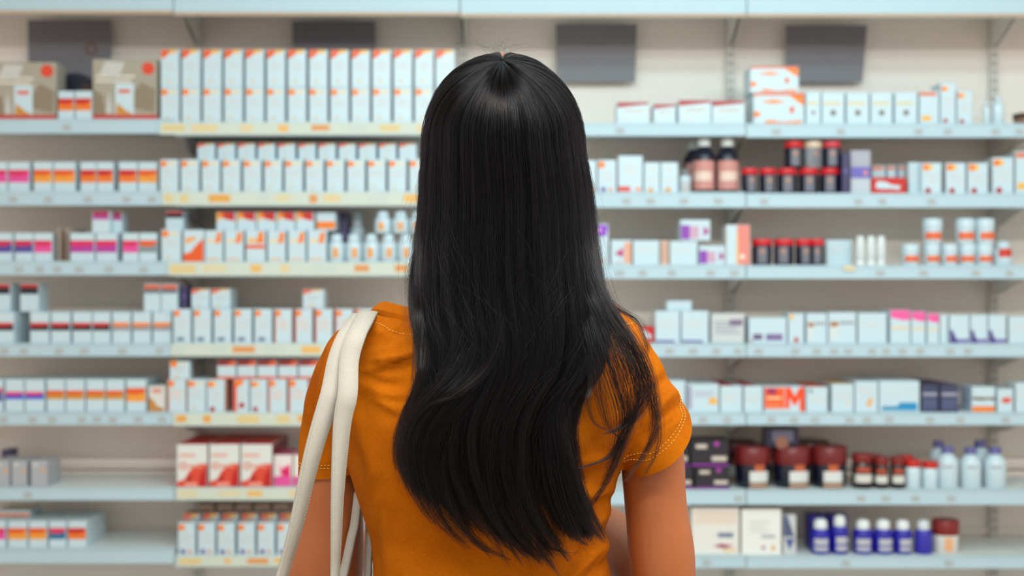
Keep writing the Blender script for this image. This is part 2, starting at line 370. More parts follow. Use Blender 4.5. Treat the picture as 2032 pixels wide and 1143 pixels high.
    'redbox': ('#d8dcda', [Q('#d8452f', (.0, 0), (1, 0), (1, .55), (.72, .55), (.4, .38), (.25, .18), (0, .12)), Q('#a81c1c', (.2, .14), (.5, .32), (.48, .14)), Q('#b81018', (.72, 0), (1, 0), (1, .5), (.78, .3)), R(.25, .02, .68, .10, '#e89a88'),
                           R(.06, .72, .6, .78, '#e0a090'), ('o', .2, .5, .13, '#dc6a52'), R(.36, .46, .86, .52, '#e08a72')], [R(0, 0, 1, 1, '#d22c24')], [R(0, 0, 1, 1, '#c82a24')], [R(0, 0, 1, 1, '#7a2422')]),
    'pinkbox': ('#e6dedc', [Q('#d80a66', (.3, .5), (.9, .72), (.95, .1), (.55, .3)), Q('#e0509a', (0, 0), (1, 0), (1, .3), (.5, .36), (0, .3)), R(.2, .6, .7, .66, '#e8b0b8')], [R(0, 0, 1, 1, '#c8507a')], [], []),
    'blackwords': ('#20222c', [R(.12, .68, .42, .84, '#c8beb4'), R(.55, .2, .95, .38, '#c8beb4'), C(.68, .86, .07, '#a83aa0'), R(0, 0, 1, .08, '#8a2a9a')], [R(0, 0, 1, 1, '#24222e')], [], []),
    'whitelarge': ('#dfdeda', [R(.05, .66, .95, .92, '#dccfc2'), R(.55, .36, .88, .46, '#6a7a98'), Q('#a03a60', (.45, .16), (.7, .12), (.9, .18), (.6, .22)), R(.65, .04, .95, .12, '#e0c8a4')], [R(0, 0, 1, 1, '#c49a7a')], [], []),
    'whitelarge2': ('#e4e6e4', [R(.5, .36, .85, .44, '#a8b4bc'), C(.55, .15, .05, '#a06a80'), C(.8, .14, .06, '#e0a868')] + lines(.2, .7, .5, .8, 3), [R(0, 0, 1, 1, '#c49a7a')], [], []),
    'bluetri': ('#c4c8cc', [Q('#4a5878', (0, .45), (.9, .45), (.3, 1), (0, 1)), Q('#4a5a90', (.1, .4), (.95, .4), (.5, .1))], [], [], []),
    'bluecarton': ('#2a2490', [R(.15, .65, .6, .95, '#3a35a8'), C(.5, .2, .2, '#b0b0c0')], [], [], []),
    'darkbox': ('#171b34', [R(.2, .3, .85, .9, '#5a5a70'), C(.5, .2, .2, '#8a5a4a')], [], [], []),
}

def poly_shape(sh, w, h, xf, mbq):
    """xf maps (u*w, v*h) to a 3D point"""
    k = sh[0]; c = mat(sh[-1], .4, 0, 'print')
    if k == 'r':
        _, u0, v0, u1, v1, _c = sh
        mbq.face([xf(u0 * w, v0 * h), xf(u1 * w, v0 * h), xf(u1 * w, v1 * h), xf(u0 * w, v1 * h)], c)
    elif k in ('c', 'o'):
        _, u, v, r, _c = sh
        pts = [(u * w + r * w * math.cos(a * PI / 8), v * h + r * w * math.sin(a * PI / 8)) for a in range(16)]
        if k == 'c':
            mbq.face([xf(*p) for p in pts], c)
        else:
            inn = [(u * w + (p[0] - u * w) * .6, v * h + (p[1] - v * h) * .6) for p in pts]
            for a in range(16):
                b = (a + 1) % 16
                mbq.face([xf(*inn[a]), xf(*pts[a]), xf(*pts[b]), xf(*inn[b])], c)
    else:
        mbq.face([xf(p[0] * w, p[1] * h) for p in sh[1]], c)

_cart = {}
def carton_meshes(style, w, h, d):
    key = (style, round(w, 3), round(h, 3), round(d, 3))
    if key in _cart: return _cart[key]
    base, fr, tp, lf, rt = STY[style]
    q = MB(); m = mat(base, .32, 0, 'card')
    e = min(.0015, w * .04)
    # box with chamfered edges
    x0, x1, y0, y1, z0, z1 = -w / 2, w / 2, 0, d, 0, h
    bm = bmesh.new(); bmesh.ops.create_cube(bm, size=1)
    for v in bm.verts: v.co = Vector(((x0 + x1) / 2 + v.co.x * w, (y0 + y1) / 2 + v.co.y * d, (z0 + z1) / 2 + v.co.z * h))
    bmesh.ops.bevel(bm, geom=bm.edges[:], offset=e, segments=1, affect='EDGES')
    me = bpy.data.meshes.new('carton'); bm.to_mesh(me); bm.free(); me.materials.append(m)
    p = MB(); n = 0
    for sh in fr:
        n += 1; off = -.0003 - .00012 * n
        poly_shape(sh, w - 2 * e, h - 2 * e, lambda u, v, off=off: (x0 + e + u, off, z0 + e + v), p)
    for sh in tp: poly_shape(sh, w - 2 * e, d - 2 * e, lambda u, v: (x0 + e + u, e + v, z1 + .0003), p)
    for sh in lf: poly_shape(sh, d - 2 * e, h - 2 * e, lambda u, v: (x0 - .0003, y1 - e - u, z0 + e + v), p)
    for sh in rt: poly_shape(sh, d - 2 * e, h - 2 * e, lambda u, v: (x1 + .0003, y0 + e + u, z0 + e + v), p)
    _cart[key] = (me, p.mesh('printed_face') if p.f else None)
    return _cart[key]

ORD = 'first second third fourth fifth sixth seventh eighth ninth tenth eleventh twelfth thirteenth fourteenth fifteenth sixteenth'.split()
LAB = {}
def lab(desc, where, k, n):
    s = ('%s %s' % (desc, where)) if n == 1 else '%s %s from the left %s' % (ORD[k], desc, where)
    if len(s.split()) > 16: s = s.replace(' from the left ', ' from left ')
    if len(s.split()) > 16: s = s.replace(', second bay', '').replace(', left bay', '').replace(', third bay', '').replace(', fourth bay', '')
    assert s not in LAB, s
    if not 4 <= len(s.split()) <= 16: print('LABEL LENGTH', len(s.split()), s)
    LAB[s] = 1
    return s

def bay_of(x):
    for b in range(5):
        if x < EDGE[b + 1]: return b
    return 4

TOPS = {}
def cartons(desc, where, style, xs, top, row, base=None, inset=.015, depth=.11, bay=None, rot=0, group=None):
    """a run of cartons; xs: (left, right) pixels read off the photograph at the run's own distance; base: height of a lower tier's top"""
    d = DF + inset; n = len(xs); last = None
    for k, (a, b) in enumerate(xs):
        X = ((a + b) / 2 - CX) * d / F; wd = (b - a) * d / F - .0020
        bb = bay if bay is not None else bay_of(X)
        zb = (SZ(bb, row) if base is None else base) + .0004
        t = top[k] if isinstance(top, (list, tuple)) else top
        h = P(0, t, d).z - zb
        st = style[k] if isinstance(style, (list, tuple)) else style
        dd = min(depth, DB - .03 - d)
        me, pr = carton_meshes(st, wd, h, dd)
        o = link('carton', me, None, (X, d + (random.uniform(0, .006) if rot == 0 else 0), zb))
        o.rotation_euler.z = rot + (random.uniform(-1, 1) * .0009 / dd if n > 2 and rot == 0 else 0)
        tag(o, lab(desc[k] if isinstance(desc, (list, tuple)) else desc, where, k if not isinstance(desc, (list, tuple)) else 0, n if not isinstance(desc, (list, tuple)) else 1), 'box', (group or (desc if n > 2 and not isinstance(desc, (list, tuple)) else None)) and (group or desc + 's ' + where))
        if pr: link('printed_face', pr, o)['kind'] = 'stuff'
        last = zb + h
    return last

_lath = {}
def container(name, kind, desc, where, xs, top, row, base=None, inset=.015, body=W, cap=W, label=None, bay=None, tilt=0):
    """jars and bottles: xs are centre and width in pixels; label: list of (z0, z1, half angle, colour) bands"""
    n = len(xs); last = None
    for k, (c, wpx) in enumerate(xs):
        wd = wpx * (DF + inset) / F; r = wd / 2 - .0005
        d = DF + inset + r
        X = (c - CX) * d / F
        bb = bay if bay is not None else bay_of(X)
        zb = (SZ(bb, row) if base is None else base) + .0004
        t = top[k] if isinstance(top, (list, tuple)) else top
        cp = cap[k] if isinstance(cap, (list, tuple)) else cap
        bd = body[k] if isinstance(body, (list, tuple)) else body
        h = P(0, t, d - r).z - zb
        key = (kind, round(r, 4), round(h, 4), bd, cp, str(label))
        if key not in _lath:
            q = MB(); g = MB(); L = MB(); mb = mat(bd, .25, 0, 'plastic'); mc = mat(cp, .35, 0, 'cap')
            if kind == 'jar':          # straight jar with a wide screw lid
                q.lathe([(r * .9, 0), (r * .98, .003), (r * .98, h * .72), (r * .86, h * .77), (r * .86, h * .78)], mb)
                g.lathe([(r * .95, h * .755), (r, h * .77), (r, h * .97), (r * .95, h)], mc)
            elif kind == 'pot':        # squat tub with a thick lid
                q.lathe([(r * .86, 0), (r * .9, .003), (r * .95, h * .55), (r * .9, h * .60)], mb)
                g.lathe([(r * .97, h * .56), (r, h * .6), (r, h * .95), (r * .93, h)], mc)
            elif kind == 'bottle':     # rounded shoulders, small cap
                q.lathe([(r * .9, 0), (r, .004), (r, h * .62), (r * .93, h * .70), (r * .62, h * .79), (r * .45, h * .84), (r * .45, h * .86)], mb)
                g.lathe([(r * .55, h * .845), (r * .58, h * .86), (r * .56, h * .99), (r * .48, h)], mc)
            elif kind == 'domed':      # bottle with a big rounded cap
                q.lathe([(r * .9, 0), (r, .004), (r, h * .60), (r * .9, h * .68), (r * .62, h * .72)], mb)
                g.lathe([(r * .66, h * .70), (r * .7, h * .72), (r * .68, h * .9), (r * .5, h * .98), (r * .2, h)], mc)
            else:                      # tube standing on its cap
                q.lathe([(r * .82, h * .2), (r, h * .24), (r * .95, h * .7), (r * .75, h * .99), (r * .7, h)], mb)
                g.lathe([(r * .8, 0), (r * .82, .002), (r * .8, h * .2)], mc)
            if label:
                for i, (z0, z1, ha, lc) in enumerate(label):
                    L.band(r * 1.006 + .0002 * i + (.0004 if kind != 'pot' else 0), z0 * h, z1 * h, -PI / 2 - ha, -PI / 2 + ha, mat(lc, .45, 0, 'print'))
            _lath[key] = (q.mesh(kind + '_body'), g.mesh('cap'), L.mesh('label_print') if label else None)
        A, B, Lm = _lath[key]
        o = link(name, A, None, (X, d, zb))
        o.rotation_euler.z = random.uniform(-.25, .25)
        tag(o, lab(desc, where, k, n), 'jar' if kind in ('jar', 'pot') else ('tube' if kind == 'tube' else 'bottle'), desc + 's ' + where if n > 2 else None)
        link('cap', B, o)
        if Lm: link('label_print', Lm, o)['kind'] = 'stuff'
        last = zb + h
    return last

def row_x(x0, pitch, n, gap=4.5): return [(x0 + i * pitch, x0 + (i + 1) * pitch - gap) for i in range(n)]

# ---- top shelf
cartons('grey flower photo box with red base stripe', 'partly out of frame on top shelf', 'photo', [(-18, 112)], 123, 0, depth=.1)
cartons('grey flower photo box with red base stripe', 'against the tall carton stack, top shelf', 'photo', [(183, 313)], 117, 0, depth=.1)
cartons('small white carton with orange band', 'between the grey photo boxes', 'bandred', [(114, 147), (149, 182)], 180, 0, inset=.0)
q = MB()
pts = [(-.075, 0), (.075, 0)] + [(.075 * math.cos(a * PI / 10), .10 + .045 * math.sin(a * PI / 10)) for a in range(11)]
mm = mat('#23263a', .4, 0, 'card')
q.face([(x, 0, z) for x, z in pts], mm); q.face([(x, .02, z) for x, z in reversed(pts)], mm)
for i in range(len(pts)):
    a, b = pts[i], pts[(i + 1) % len(pts)]; q.face([(a[0], 0, a[1]), (a[0], .02, a[1]), (b[0], .02, b[1]), (b[0], 0, b[1])], mm)
o = q.build('display_card', None, (P(148, 0, DF + .2).x, DF + .2, SZ(0, 0) + .0004)); o.scale = (1, 1, 1.35)
tag(o, 'dark navy round-topped display card behind the small orange band cartons', 'card')
q = MB(); q.box(.03, .06, -.0006, -.0001, .03, .11, mat('#6a3a28', .5, 0, 'print')); q.build('printed_face', o)
X14 = row_x(318, 42.05, 14)
t1 = cartons('white carton with orange dot', 'in lower tier, top shelf, second bay', 'dot', X14, 173, 0, bay=1, inset=-.005, depth=.12)
cartons('white carton with orange corner', 'in upper tier, top shelf, second bay', 'corner', X14, 98, 0, base=t1, bay=1, inset=-.005, depth=.12)
cartons('small white carton with red stroke', 'on top shelf, third bay', 'redstroke', [(1224, 1288), (1297, 1342), (1346, 1412), (1413, 1479)], [202, 206, 198, 199], 0)
t1 = cartons('wide white carton with orange swoosh and oval', 'standing under its twin on top shelf', 'oval', [(1495, 1597)], 184, 0, depth=.14)
cartons('wide white carton with orange swoosh and oval', 'lying upon its twin on top shelf', 'oval', [(1489, 1586)], 131, 0, base=t1, depth=.14, bay=3)
cartons('white carton with gold line and dark dot', 'on top shelf, fourth bay', 'golddot', [(1599, 1629), (1631, 1677), (1680, 1726), (1728, 1772), (1775, 1821)], 183, 0)
cartons('white carton with orange top stripe', 'beside the dark dot cartons', 'strokeor', [(1824, 1864)], 180, 0)
cartons('white carton with red foot mark', 'at end of top shelf, fourth bay', 'redfoot', [(1866, 1897), (1899, 1930)], [164, 180], 0)
container('bottle', 'bottle', 'slim white bottle', 'at far end of top shelf', [(1957, 14), (1980, 25)], [200, 190], 0)
container('jar', 'pot', 'low brown pot with dark lid', 'at outer end of top shelf', [(2040, 60)], 222, 0, body='#8a6a56', cap='#4a342c', bay=4)

# ---- second shelf
cartons(['white carton with red pink band', 'white carton with bright pink band'], 'at outer end, second shelf', ['bandpink', 'bandpink'], [(-30, 14), (15, 58)], 321, 1)
cartons('white carton with orange band', 'on second shelf, left bay', ['bandorange', 'bandorange', 'bandred', 'bandred', 'bandred', 'bandorange'], [(66, 104), (105, 149), (158, 191), (192, 225), (235, 272), (273, 312)], 321, 1)
X2 = row_x(317, 41.2, 13)
t1 = cartons('glossy white carton with orange dot', 'in front row, second shelf, second bay', 'dot', X2, 316, 1, bay=1, inset=-.005, depth=.2)
cartons('glossy white carton with orange corner', 'in raised back row, second shelf', 'corner', row_x(391, 40.0, 11), 284, 1, base=t1, bay=1, inset=.04, depth=.14)
cartons(['white carton half hidden by the hair', 'white carton with orange corner and blue foot dot', 'taller white carton with red foot bar'], 'on second shelf, third bay', ['redbar', 'purpfoot', 'redbar'], [(1150, 1184), (1186, 1224), (1226, 1276)], [318, 317, 309], 1)
cartons('narrow white carton with tan dots', 'on second shelf, third bay', 'slim', [(1278, 1310), (1311, 1346)], 322, 1)
container('bottle', 'domed', 'small white bottle with grey cap', 'beside the big black syrup bottles', [(1359, 24)], 334, 1, cap='#787c84', label=[(.1, .5, 1.0, '#b8c0c8'), (.08, .16, .3, '#d8923a')])
LBK = [(.06, .58, 1.15, '#c88a84'), (.22, .38, .8, '#e0c8bc')]
container('bottle', 'bottle', 'big black syrup bottle with pink label', 'on second shelf, third bay', [(1397, 46), (1443, 46)], 272, 1, body='#15182a', cap='#d5dde0', label=LBK)
container('bottle', 'bottle', 'black syrup bottle with pink label', 'behind the pair of syrup bottles', [(1378, 46)], 279, 1, inset=.12, body='#15182a', cap='#d5dde0', label=LBK)
LJR = [(.08, .70, .5, '#6c6e7a'), (.45, .62, .25, '#a8806e')]
t1 = container('jar', 'jar', 'black jar with red lid', 'in lower tier, second shelf', [(1487, 34), (1523, 35), (1562, 40), (1604, 40), (1646, 40)], 333, 1, body='#141a30', cap='#d0202a', label=LJR, bay=3)
container('jar', 'jar', 'black jar with red lid', 'behind the lower tier, beside the violet packs', [(1660, 36)], 336, 1, inset=.09, body='#141a30', cap='#d0202a', label=LJR)
container('jar', 'jar', 'black jar', 'in upper tier, second shelf', [(1575, 38), (1613, 36), (1650, 38)], 279, 1, base=t1, body=['#141a30', '#8e929a', '#141a30'], cap=['#d0202a', '#dcc8b0', '#d0404a'], label=LJR, bay=3)
cartons('narrow dark violet carton', 'beside the black red-lidded jars', 'violetdark', [(1671, 1686)], 303, 1, inset=.0, depth=.08)
cartons('grey carton with violet band', 'on second shelf, fourth bay', 'clearviolet', [(1688, 1729)], 298, 1)
cartons('flat red carton with white wavy logo', 'lying on second shelf, fourth bay', 'redlogo', [(1730, 1800)], 352, 1, depth=.08)
cartons('white carton with orange mark', 'behind the flat red carton', 'strokeor', [(1731, 1758), (1761, 1779), (1783, 1800)], 328, 1, inset=.12, depth=.1)
cartons('blank white carton', 'between red logo carton and red foot cartons', 'plain', [(1803, 1827)], 322, 1, inset=.05)
cartons('white carton with orange corner and red foot', 'on second shelf, fourth bay', 'redfoot', [(1829, 1869), (1877, 1917), (1921, 1962), (1970, 2012)], [323, 323, 323, 312], 1)
cartons('white carton with small orange mark', 'out at the edge, second shelf', 'strokeor', [(2016, 2052)], 300, 1, bay=4)

# ---- third shelf
t1 = cartons(['white carton with purple band', 'white carton with red and navy band', 'white carton with pink band', 'white carton with magenta band', 'white carton with light magenta band', 'white carton with pink orange band', 'white carton with grey orange band'],
             'on third shelf, left bay', ['bandpurple', 'bandpurple', 'bandpink', 'bandmagenta', 'bandmagenta', 'bandpink', 'bandgrey'], [(-20, 24), (28, 66), (67, 104), (138, 187), (189, 232), (242, 275), (276, 312)], 462, 2)
cartons('white carton with crimson top', 'standing on the magenta band cartons', 'toppink', [(181, 217)], 418, 2, base=t1, inset=.015, bay=0)
cartons('shaded white carton with purple top', 'behind the crimson topped carton', 'toppink', [(222, 242)], 420, 2, base=t1, inset=.05, bay=0, depth=.07)
q = MB()
for k, px in enumerate((112, 129)):
    q = MB(); q.box(-.001, .001, 0, .2, 0, .12, mat('#cdb9aa', .15, 0, 'acrylic')); q.box(-.012, .012, 0, .2, -.0, .0015, mat('#cdb9aa', .15, 0, 'acrylic'))
    o = q.build('shelf_divider', None, (P(px, 0, DF).x, DF + .02, SZ(0, 2) + .0004)); tag(o, ['pale acrylic shelf divider next to the pink band carton', 'pale acrylic shelf divider next to the magenta band carton'][k], 'divider')
t1 = cartons('white carton with orange dot', 'at end of third shelf, second bay', 'dot', [(319, 359)], 455, 2, bay=1, inset=-.003, depth=.14)
cartons('white carton with black and red top', 'standing on the end carton, third shelf', 'bandtop', [(328, 364)], 418, 2, base=t1, inset=.04, bay=1, depth=.08)
cartons('white carton with large orange picture', 'on third shelf, second bay', 'orangepic', [(363, 405)], 456, 2, bay=1, inset=-.003)
t1 = cartons('white carton with orange mark at upper corner', 'front row, third shelf', ['ortop', 'ortop', 'orband', 'ortop', 'ortop', 'ortop'], [(406, 442), (445, 483), (487, 527), (530, 567), (571, 607), (610, 648)], 457, 2, bay=1, inset=-.003, depth=.16)
cartons('white carton with red orange corner', 'raised back row, third shelf', 'redcorner', [(428, 468), (469, 508), (509, 548), (549, 586), (587, 624)], 420, 2, base=t1, inset=.03, bay=1)
cartons('white carton with orange lower half', 'ending raised row, third shelf', 'orhalf', [(627, 666)], 421, 2, base=t1, inset=.03, bay=1)
LOB = [(.15, .5, .3, '#e29a4a')]
t1 = container('bottle', 'domed', 'white bottle with orange mark', 'front row, third shelf, second bay', [(668, 34), (702, 34), (737, 34), (771, 34), (805, 34), (838, 34)], 463, 2, bay=1, label=LOB, inset=-.003)
cartons('dark grey carton', 'behind white bottles on third shelf', 'violetdark', [(672, 690)], 421, 2, inset=.14, bay=1)
container('bottle', 'domed', 'white bottle with orange mark', 'standing apart behind the third shelf bottles', [(709, 30)], 418, 2, inset=.14, bay=1, label=LOB)
container('bottle', 'domed', 'white bottle with orange mark', 'raised row, third shelf, second bay', [(760, 34), (795, 34), (829, 34)], 418, 2, base=t1, bay=1, label=LOB, inset=-.003)
t1 = cartons(['white carton with bright purple top', 'white carton with magenta arrow and peach stripe', 'wide plain white carton', 'thin peach carton edge', 'second wide plain white carton', 'white carton with purple block and arrow'],
             'on third shelf, third bay', ['purptop', 'magarrow', 'plain', 'strip', 'plain', 'purpmag'], [(1164, 1208), (1212, 1254), (1256, 1309), (1311, 1327), (1329, 1385), (1387, 1440)], [444, 476, 477, 478, 478, 487], 2)
cartons('white carton with purple block', 'lying on the wide plain white cartons', 'purpmag', [(1350, 1410)], 436, 2, base=P(0, 478, DF + .015).z, bay=2)
cartons('tall white carton with salmon pink side', 'on third shelf beside red-lidded jars', 'pinkside', [(1441, 1489)], 446, 2, inset=.0)
container('jar', 'jar', 'black jar with scarlet lid', 'on third shelf', [(1512, 41), (1555, 41), (1594, 34), (1621, 28)], 474, 2, body='#141a30', cap='#d0202a', label=LJR, inset=.01)
cartons('low blank white carton', 'behind the white tubes on third shelf', 'plain', [(1640, 1692)], 476, 2, inset=.08)
container('tube', 'tube', 'clear white tube on its cap', 'on third shelf', [(1707, 20), (1728, 20), (1748, 20)], 468, 2, body='#d5dcde', cap='#dfe5e6')
q = MB(); q.box(-.02, .02, 0, .001, 0, .016, mat('#d9c9a0', .5, 0, 'paper')); o = q.build('shelf_tag', None, (P(1685, 0, DF - .01).x, DF - .0095, P(0, 537, DF).z)); tag(o, 'yellowish paper tag clipped to the third shelf edge', 'tag')
LWJ = [(.18, .46, .9, '#e0683c')]
t1 = container('jar', 'pot', 'white tub with orange label', 'lower tier, third shelf', [(1806, 36), (1849, 33), (1884, 32), (1919, 34), (1953, 34)], 484, 2, label=LWJ)
container('jar', 'pot', 'white tub with orange label', 'upper tier, third shelf', [(1850, 40), (1915, 39), (1954, 38)], 433, 2, base=t1, label=LWJ, bay=3)
container('bottle', 'domed', 'white bottle with round red label', 'at outer end of third shelf', [(1990, 36)], 478, 2, label=[(.35, .68, .8, '#c8321e')])

# ---- fourth shelf
t1 = cartons('white carton with red and black band', 'on fourth shelf, left bay', ['bandblack'] * 5 + ['bandslate'] * 3, [(-20, 27), (58, 97), (100, 139), (143, 182), (183, 219), (222, 259), (262, 299), (302, 340)], 619, 3, depth=.2)
cartons('white carton with thick red and navy top', 'on fourth shelf row', 'bandtop', [(-18, 20), (38, 76)], 562, 3, base=t1, bay=0, inset=.05, depth=.1)
cartons('white carton with thin red and grey top', 'on fourth shelf row', 'bandtopgrey', [(284, 318), (319, 353)], 563, 3, base=t1, bay=0, inset=.03, depth=.1)
cartons('narrow dark slate carton', 'resting next to the red and grey topped pair', 'violetdark', [(358, 372)], 568, 3, base=P(0, 613, DF - .003).z + .0004, inset=.04, bay=1, depth=.08)
t1 = cartons('white carton with orange dot and blue foot text', 'fourth shelf, second bay', ['dotblue'] * 5 + ['dotred'] * 5, row_x(343, 40.2, 10), 613, 3, bay=1, inset=-.003, depth=.22)
cartons('small white carton with kraft side', 'lying on the fourth shelf cartons', 'corner', [(379, 416), (418, 457)], 573, 3, base=t1, inset=.03, bay=1, depth=.12)
cartons('lone small white carton with orange corner', 'lying on the fourth shelf cartons', 'corner', [(600, 643)], 574, 3, base=t1, inset=.03, bay=1, depth=.12)
cartons('small red carton', 'beside the right shoulder of the woman', 'redlogo', [(1270, 1298)], 648, 3, depth=.08)
t1 = cartons('wide white carton with blue foot line', 'on fourth shelf, third bay', 'plainline', [(1300, 1350), (1352, 1407)], 617, 3, depth=.16)
cartons('small blank white carton', 'lying on the blue foot line cartons', 'plain', [(1323, 1373)], 597, 3, base=t1, bay=2, inset=.05, depth=.1)
cartons('white carton with grey printed side', 'on fourth shelf, third bay', 'greytext', [(1411, 1478)], 622, 3, inset=.03, depth=.2)
cartons('white carton with two dark purple marks', 'on fourth shelf, fourth bay', 'purpmark', [(1486, 1562)], 630, 3)
cartons('white carton with yellow dot and red foot', 'on fourth shelf, fourth bay', 'dotsmall', [(1564, 1596)], 622, 3)
cartons('white carton with brown and grey print', 'on fourth shelf', 'brownlid', [(1600, 1642), (1644, 1700)], [622, 620], 3)
cartons('plain white carton', 'between brown print and pink topped cartons', 'plain', [(1703, 1761)], 621, 3)
cartons('white carton with hot pink top', 'on fourth shelf', 'pinktop', [(1766, 1807), (1809, 1838), (1840, 1864)], [615, 618, 622], 3, depth=.16)
cartons('white carton with dark purple zigzag', 'on fourth shelf', 'zigzag', [(1884, 1924), (1926, 1960), (1962, 1998)], 625, 3)
cartons('narrow plain white carton', 'between pink topped and zigzag cartons', 'plain', [(1866, 1882)], 624, 3)
cartons('blank white carton', 'at outer end of fourth shelf', 'plain', [(2002, 2060)], 628, 3, bay=4)

# ---- fifth shelf
cartons(['white carton with violet blue band', 'white carton with pale blue band', 'white carton with strong blue band'], 'on fifth shelf', ['bandpurple', 'bandblue', 'bandblue'], [(-32, 6), (9, 47), (49, 88)], 753, 4, depth=.2)
cartons('white carton with ochre band', 'on fifth shelf, left bay', ['bandochre'] * 4 + ['bandorange'], [(91, 128), (130, 168), (170, 208), (210, 247), (250, 290)], 753, 4, depth=.2)
cartons('pale carton with brown photo corner', 'at bay edge of fifth shelf', 'photosmall', [(294, 329)], 766, 4, depth=.18)
t1 = cartons(['white carton with orange corner dot', 'white carton with orange dot', 'white carton with dark red foot spot', 'white carton with red left edge', 'white carton with red spot and orange dot', 'white carton with red spine', 'white carton with orange dot and red spine'],
             'front row, fifth shelf, second bay', ['dotred', 'dot', 'redfoot', 'rededge', 'redfoot', 'dotred', 'dotred'], [(332, 369), (371, 408), (410, 446), (462, 494), (496, 530), (532, 569), (572, 611)], 753, 4, bay=1, inset=-.003, depth=.2)
cartons('white carton with kraft side', 'at end of raised row, fifth shelf', 'dot', [(336, 376)], 717, 4, base=t1, inset=.0, bay=1, depth=.05)
cartons('small white carton with dark red top', 'raised row, fifth shelf', 'redtop', [(430, 468), (470, 508), (510, 549), (551, 590), (592, 631)], 714, 4, base=t1, inset=.02, bay=1)
cartons('blank white carton', 'beside the right sleeve of the woman', 'plain', [(1325, 1361)], 756, 4, depth=.18)
cartons('white carton with lilac side and yellow mark', 'on fifth shelf, third bay', 'greyside', [(1363, 1427)], 762, 4, depth=.25)
cartons('long white carton with deep red lid', 'on fifth shelf', 'redtopped', [(1429, 1474), (1476, 1514)], 766, 4, depth=.3)
cartons('white carton with big orange M lettering', 'on fifth shelf, fourth bay', 'bigm', [(1516, 1598)], 767, 4, depth=.1)
cartons('white carton with orange lid', 'beside the big orange M carton', 'ortopwhite', [(1600, 1644)], 768, 4, depth=.26)
cartons('white carton with tan lid', 'on fifth shelf, fourth bay', 'yellowtop', [(1650, 1695)], 762, 4, depth=.22)
cartons('white carton with tilted yellow mark', 'on fifth shelf, fourth bay', 'yellowmark', [(1697, 1743)], 757, 4, depth=.25)
cartons('big white carton with teal foot bar', 'on fifth shelf, fourth bay', 'teal', [(1745, 1826)], 756, 4, depth=.28)
cartons('deep navy carton with grey words', 'on fifth shelf', 'darkpurple', [(1829, 1864), (1866, 1903)], 764, 4, depth=.31)
cartons('white carton with brown wave and orange foot', 'on fifth shelf', 'brownorange', [(1929, 1976)], 768, 4, depth=.12)
cartons('white carton with red blot', 'at end of fifth shelf', 'redblot', [(1980, 2012)], 772, 4)
cartons('blank white carton', 'at outer end of fifth shelf', 'plain', [(2016, 2060)], 760, 4, bay=4)

# ---- sixth shelf
cartons('grey carton with orange dot', 'on sixth shelf', 'greydot', [(-14, 19), (22, 54), (60, 94)], 914, 5, depth=.14)
cartons('small navy carton', 'behind the grey cartons, sixth shelf', 'violetdark', [(2, 20)], 893, 5, inset=.2, depth=.08)
cartons('red and white carton with red lid', 'on sixth shelf, second bay', 'redbox', [(350, 412), (414, 475), (477, 540)], 882, 5, bay=1, inset=-.003, depth=.33)
cartons('white carton with magenta shapes', 'on sixth shelf, second bay', 'pinkbox', [(542, 580), (582, 622)], 903, 5, bay=1, depth=.2)
t1 = cartons('black carton with pale words', 'lower tier, sixth shelf', 'blackwords', [(1310, 1376), (1379, 1449)], 926, 5, depth=.12)
cartons('black carton with pale words', 'upper tier, sixth shelf', 'blackwords', [(1308, 1368), (1371, 1447)], 873, 5, base=t1, bay=2, depth=.12)
LPT = [(.16, .42, .55, '#d4d8d8'), (.42, .58, .28, '#b85a34'), (.02, .14, .55, '#a88872')]
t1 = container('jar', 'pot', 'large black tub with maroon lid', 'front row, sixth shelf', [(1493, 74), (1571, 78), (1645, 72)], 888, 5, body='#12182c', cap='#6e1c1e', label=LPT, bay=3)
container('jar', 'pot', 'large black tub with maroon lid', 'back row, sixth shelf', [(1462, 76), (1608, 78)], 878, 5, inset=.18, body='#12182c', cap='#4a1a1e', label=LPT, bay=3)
cartons('dark navy carton', 'standing on the middle maroon-lidded tub', 'darkbox', [(1518, 1586)], 850, 5, base=t1, bay=3, inset=.03, depth=.06)
LBB = [(.18, .42, .9, '#d2d2cc'), (.48, .62, .7, '#b0482c')]
container('bottle', 'jar', 'small brown bottle with dark red cap', 'sixth shelf', [(1711, 42), (1749, 30), (1781, 30)], [902, 908, 908], 5, body='#2a1c20', cap='#7c1e1a', label=LBB)
container('bottle', 'jar', 'small brown bottle with dark red cap', 'behind the brown bottle trio', [(1733, 34)], 904, 5, inset=.08, body='#2a1c20', cap='#7c1e1a', label=LBB)
container('jar', 'jar', 'white jar with bright red cap', 'on sixth shelf', [(1811, 32), (1845, 32)], [914, 917], 5, cap='#c02018')
container('jar', 'jar', 'white jar with bright red cap', 'behind the red capped white pair', [(1795, 32)], 905, 5, inset=.07, cap='#c02018')
LTB = [(.5, .56, .5, '#a8b0b8')]
def purple_ring(z0=.86, z1=.93): return [(.50, .55, .5, '#a8b0b8')]
container('bottle', 'bottle', 'tall white bottle with purple cap ring', 'front row, sixth shelf', [(1880, 42), (1926, 42), (1974, 44)], [888, 890, 890], 5, cap='#5a5a98', label=LTB)
container('bottle', 'bottle', 'tall white bottle with purple cap ring', 'back row, sixth shelf', [(1862, 36), (1945, 40)], 876, 5, inset=.1, cap='#5a5a98', label=LTB)

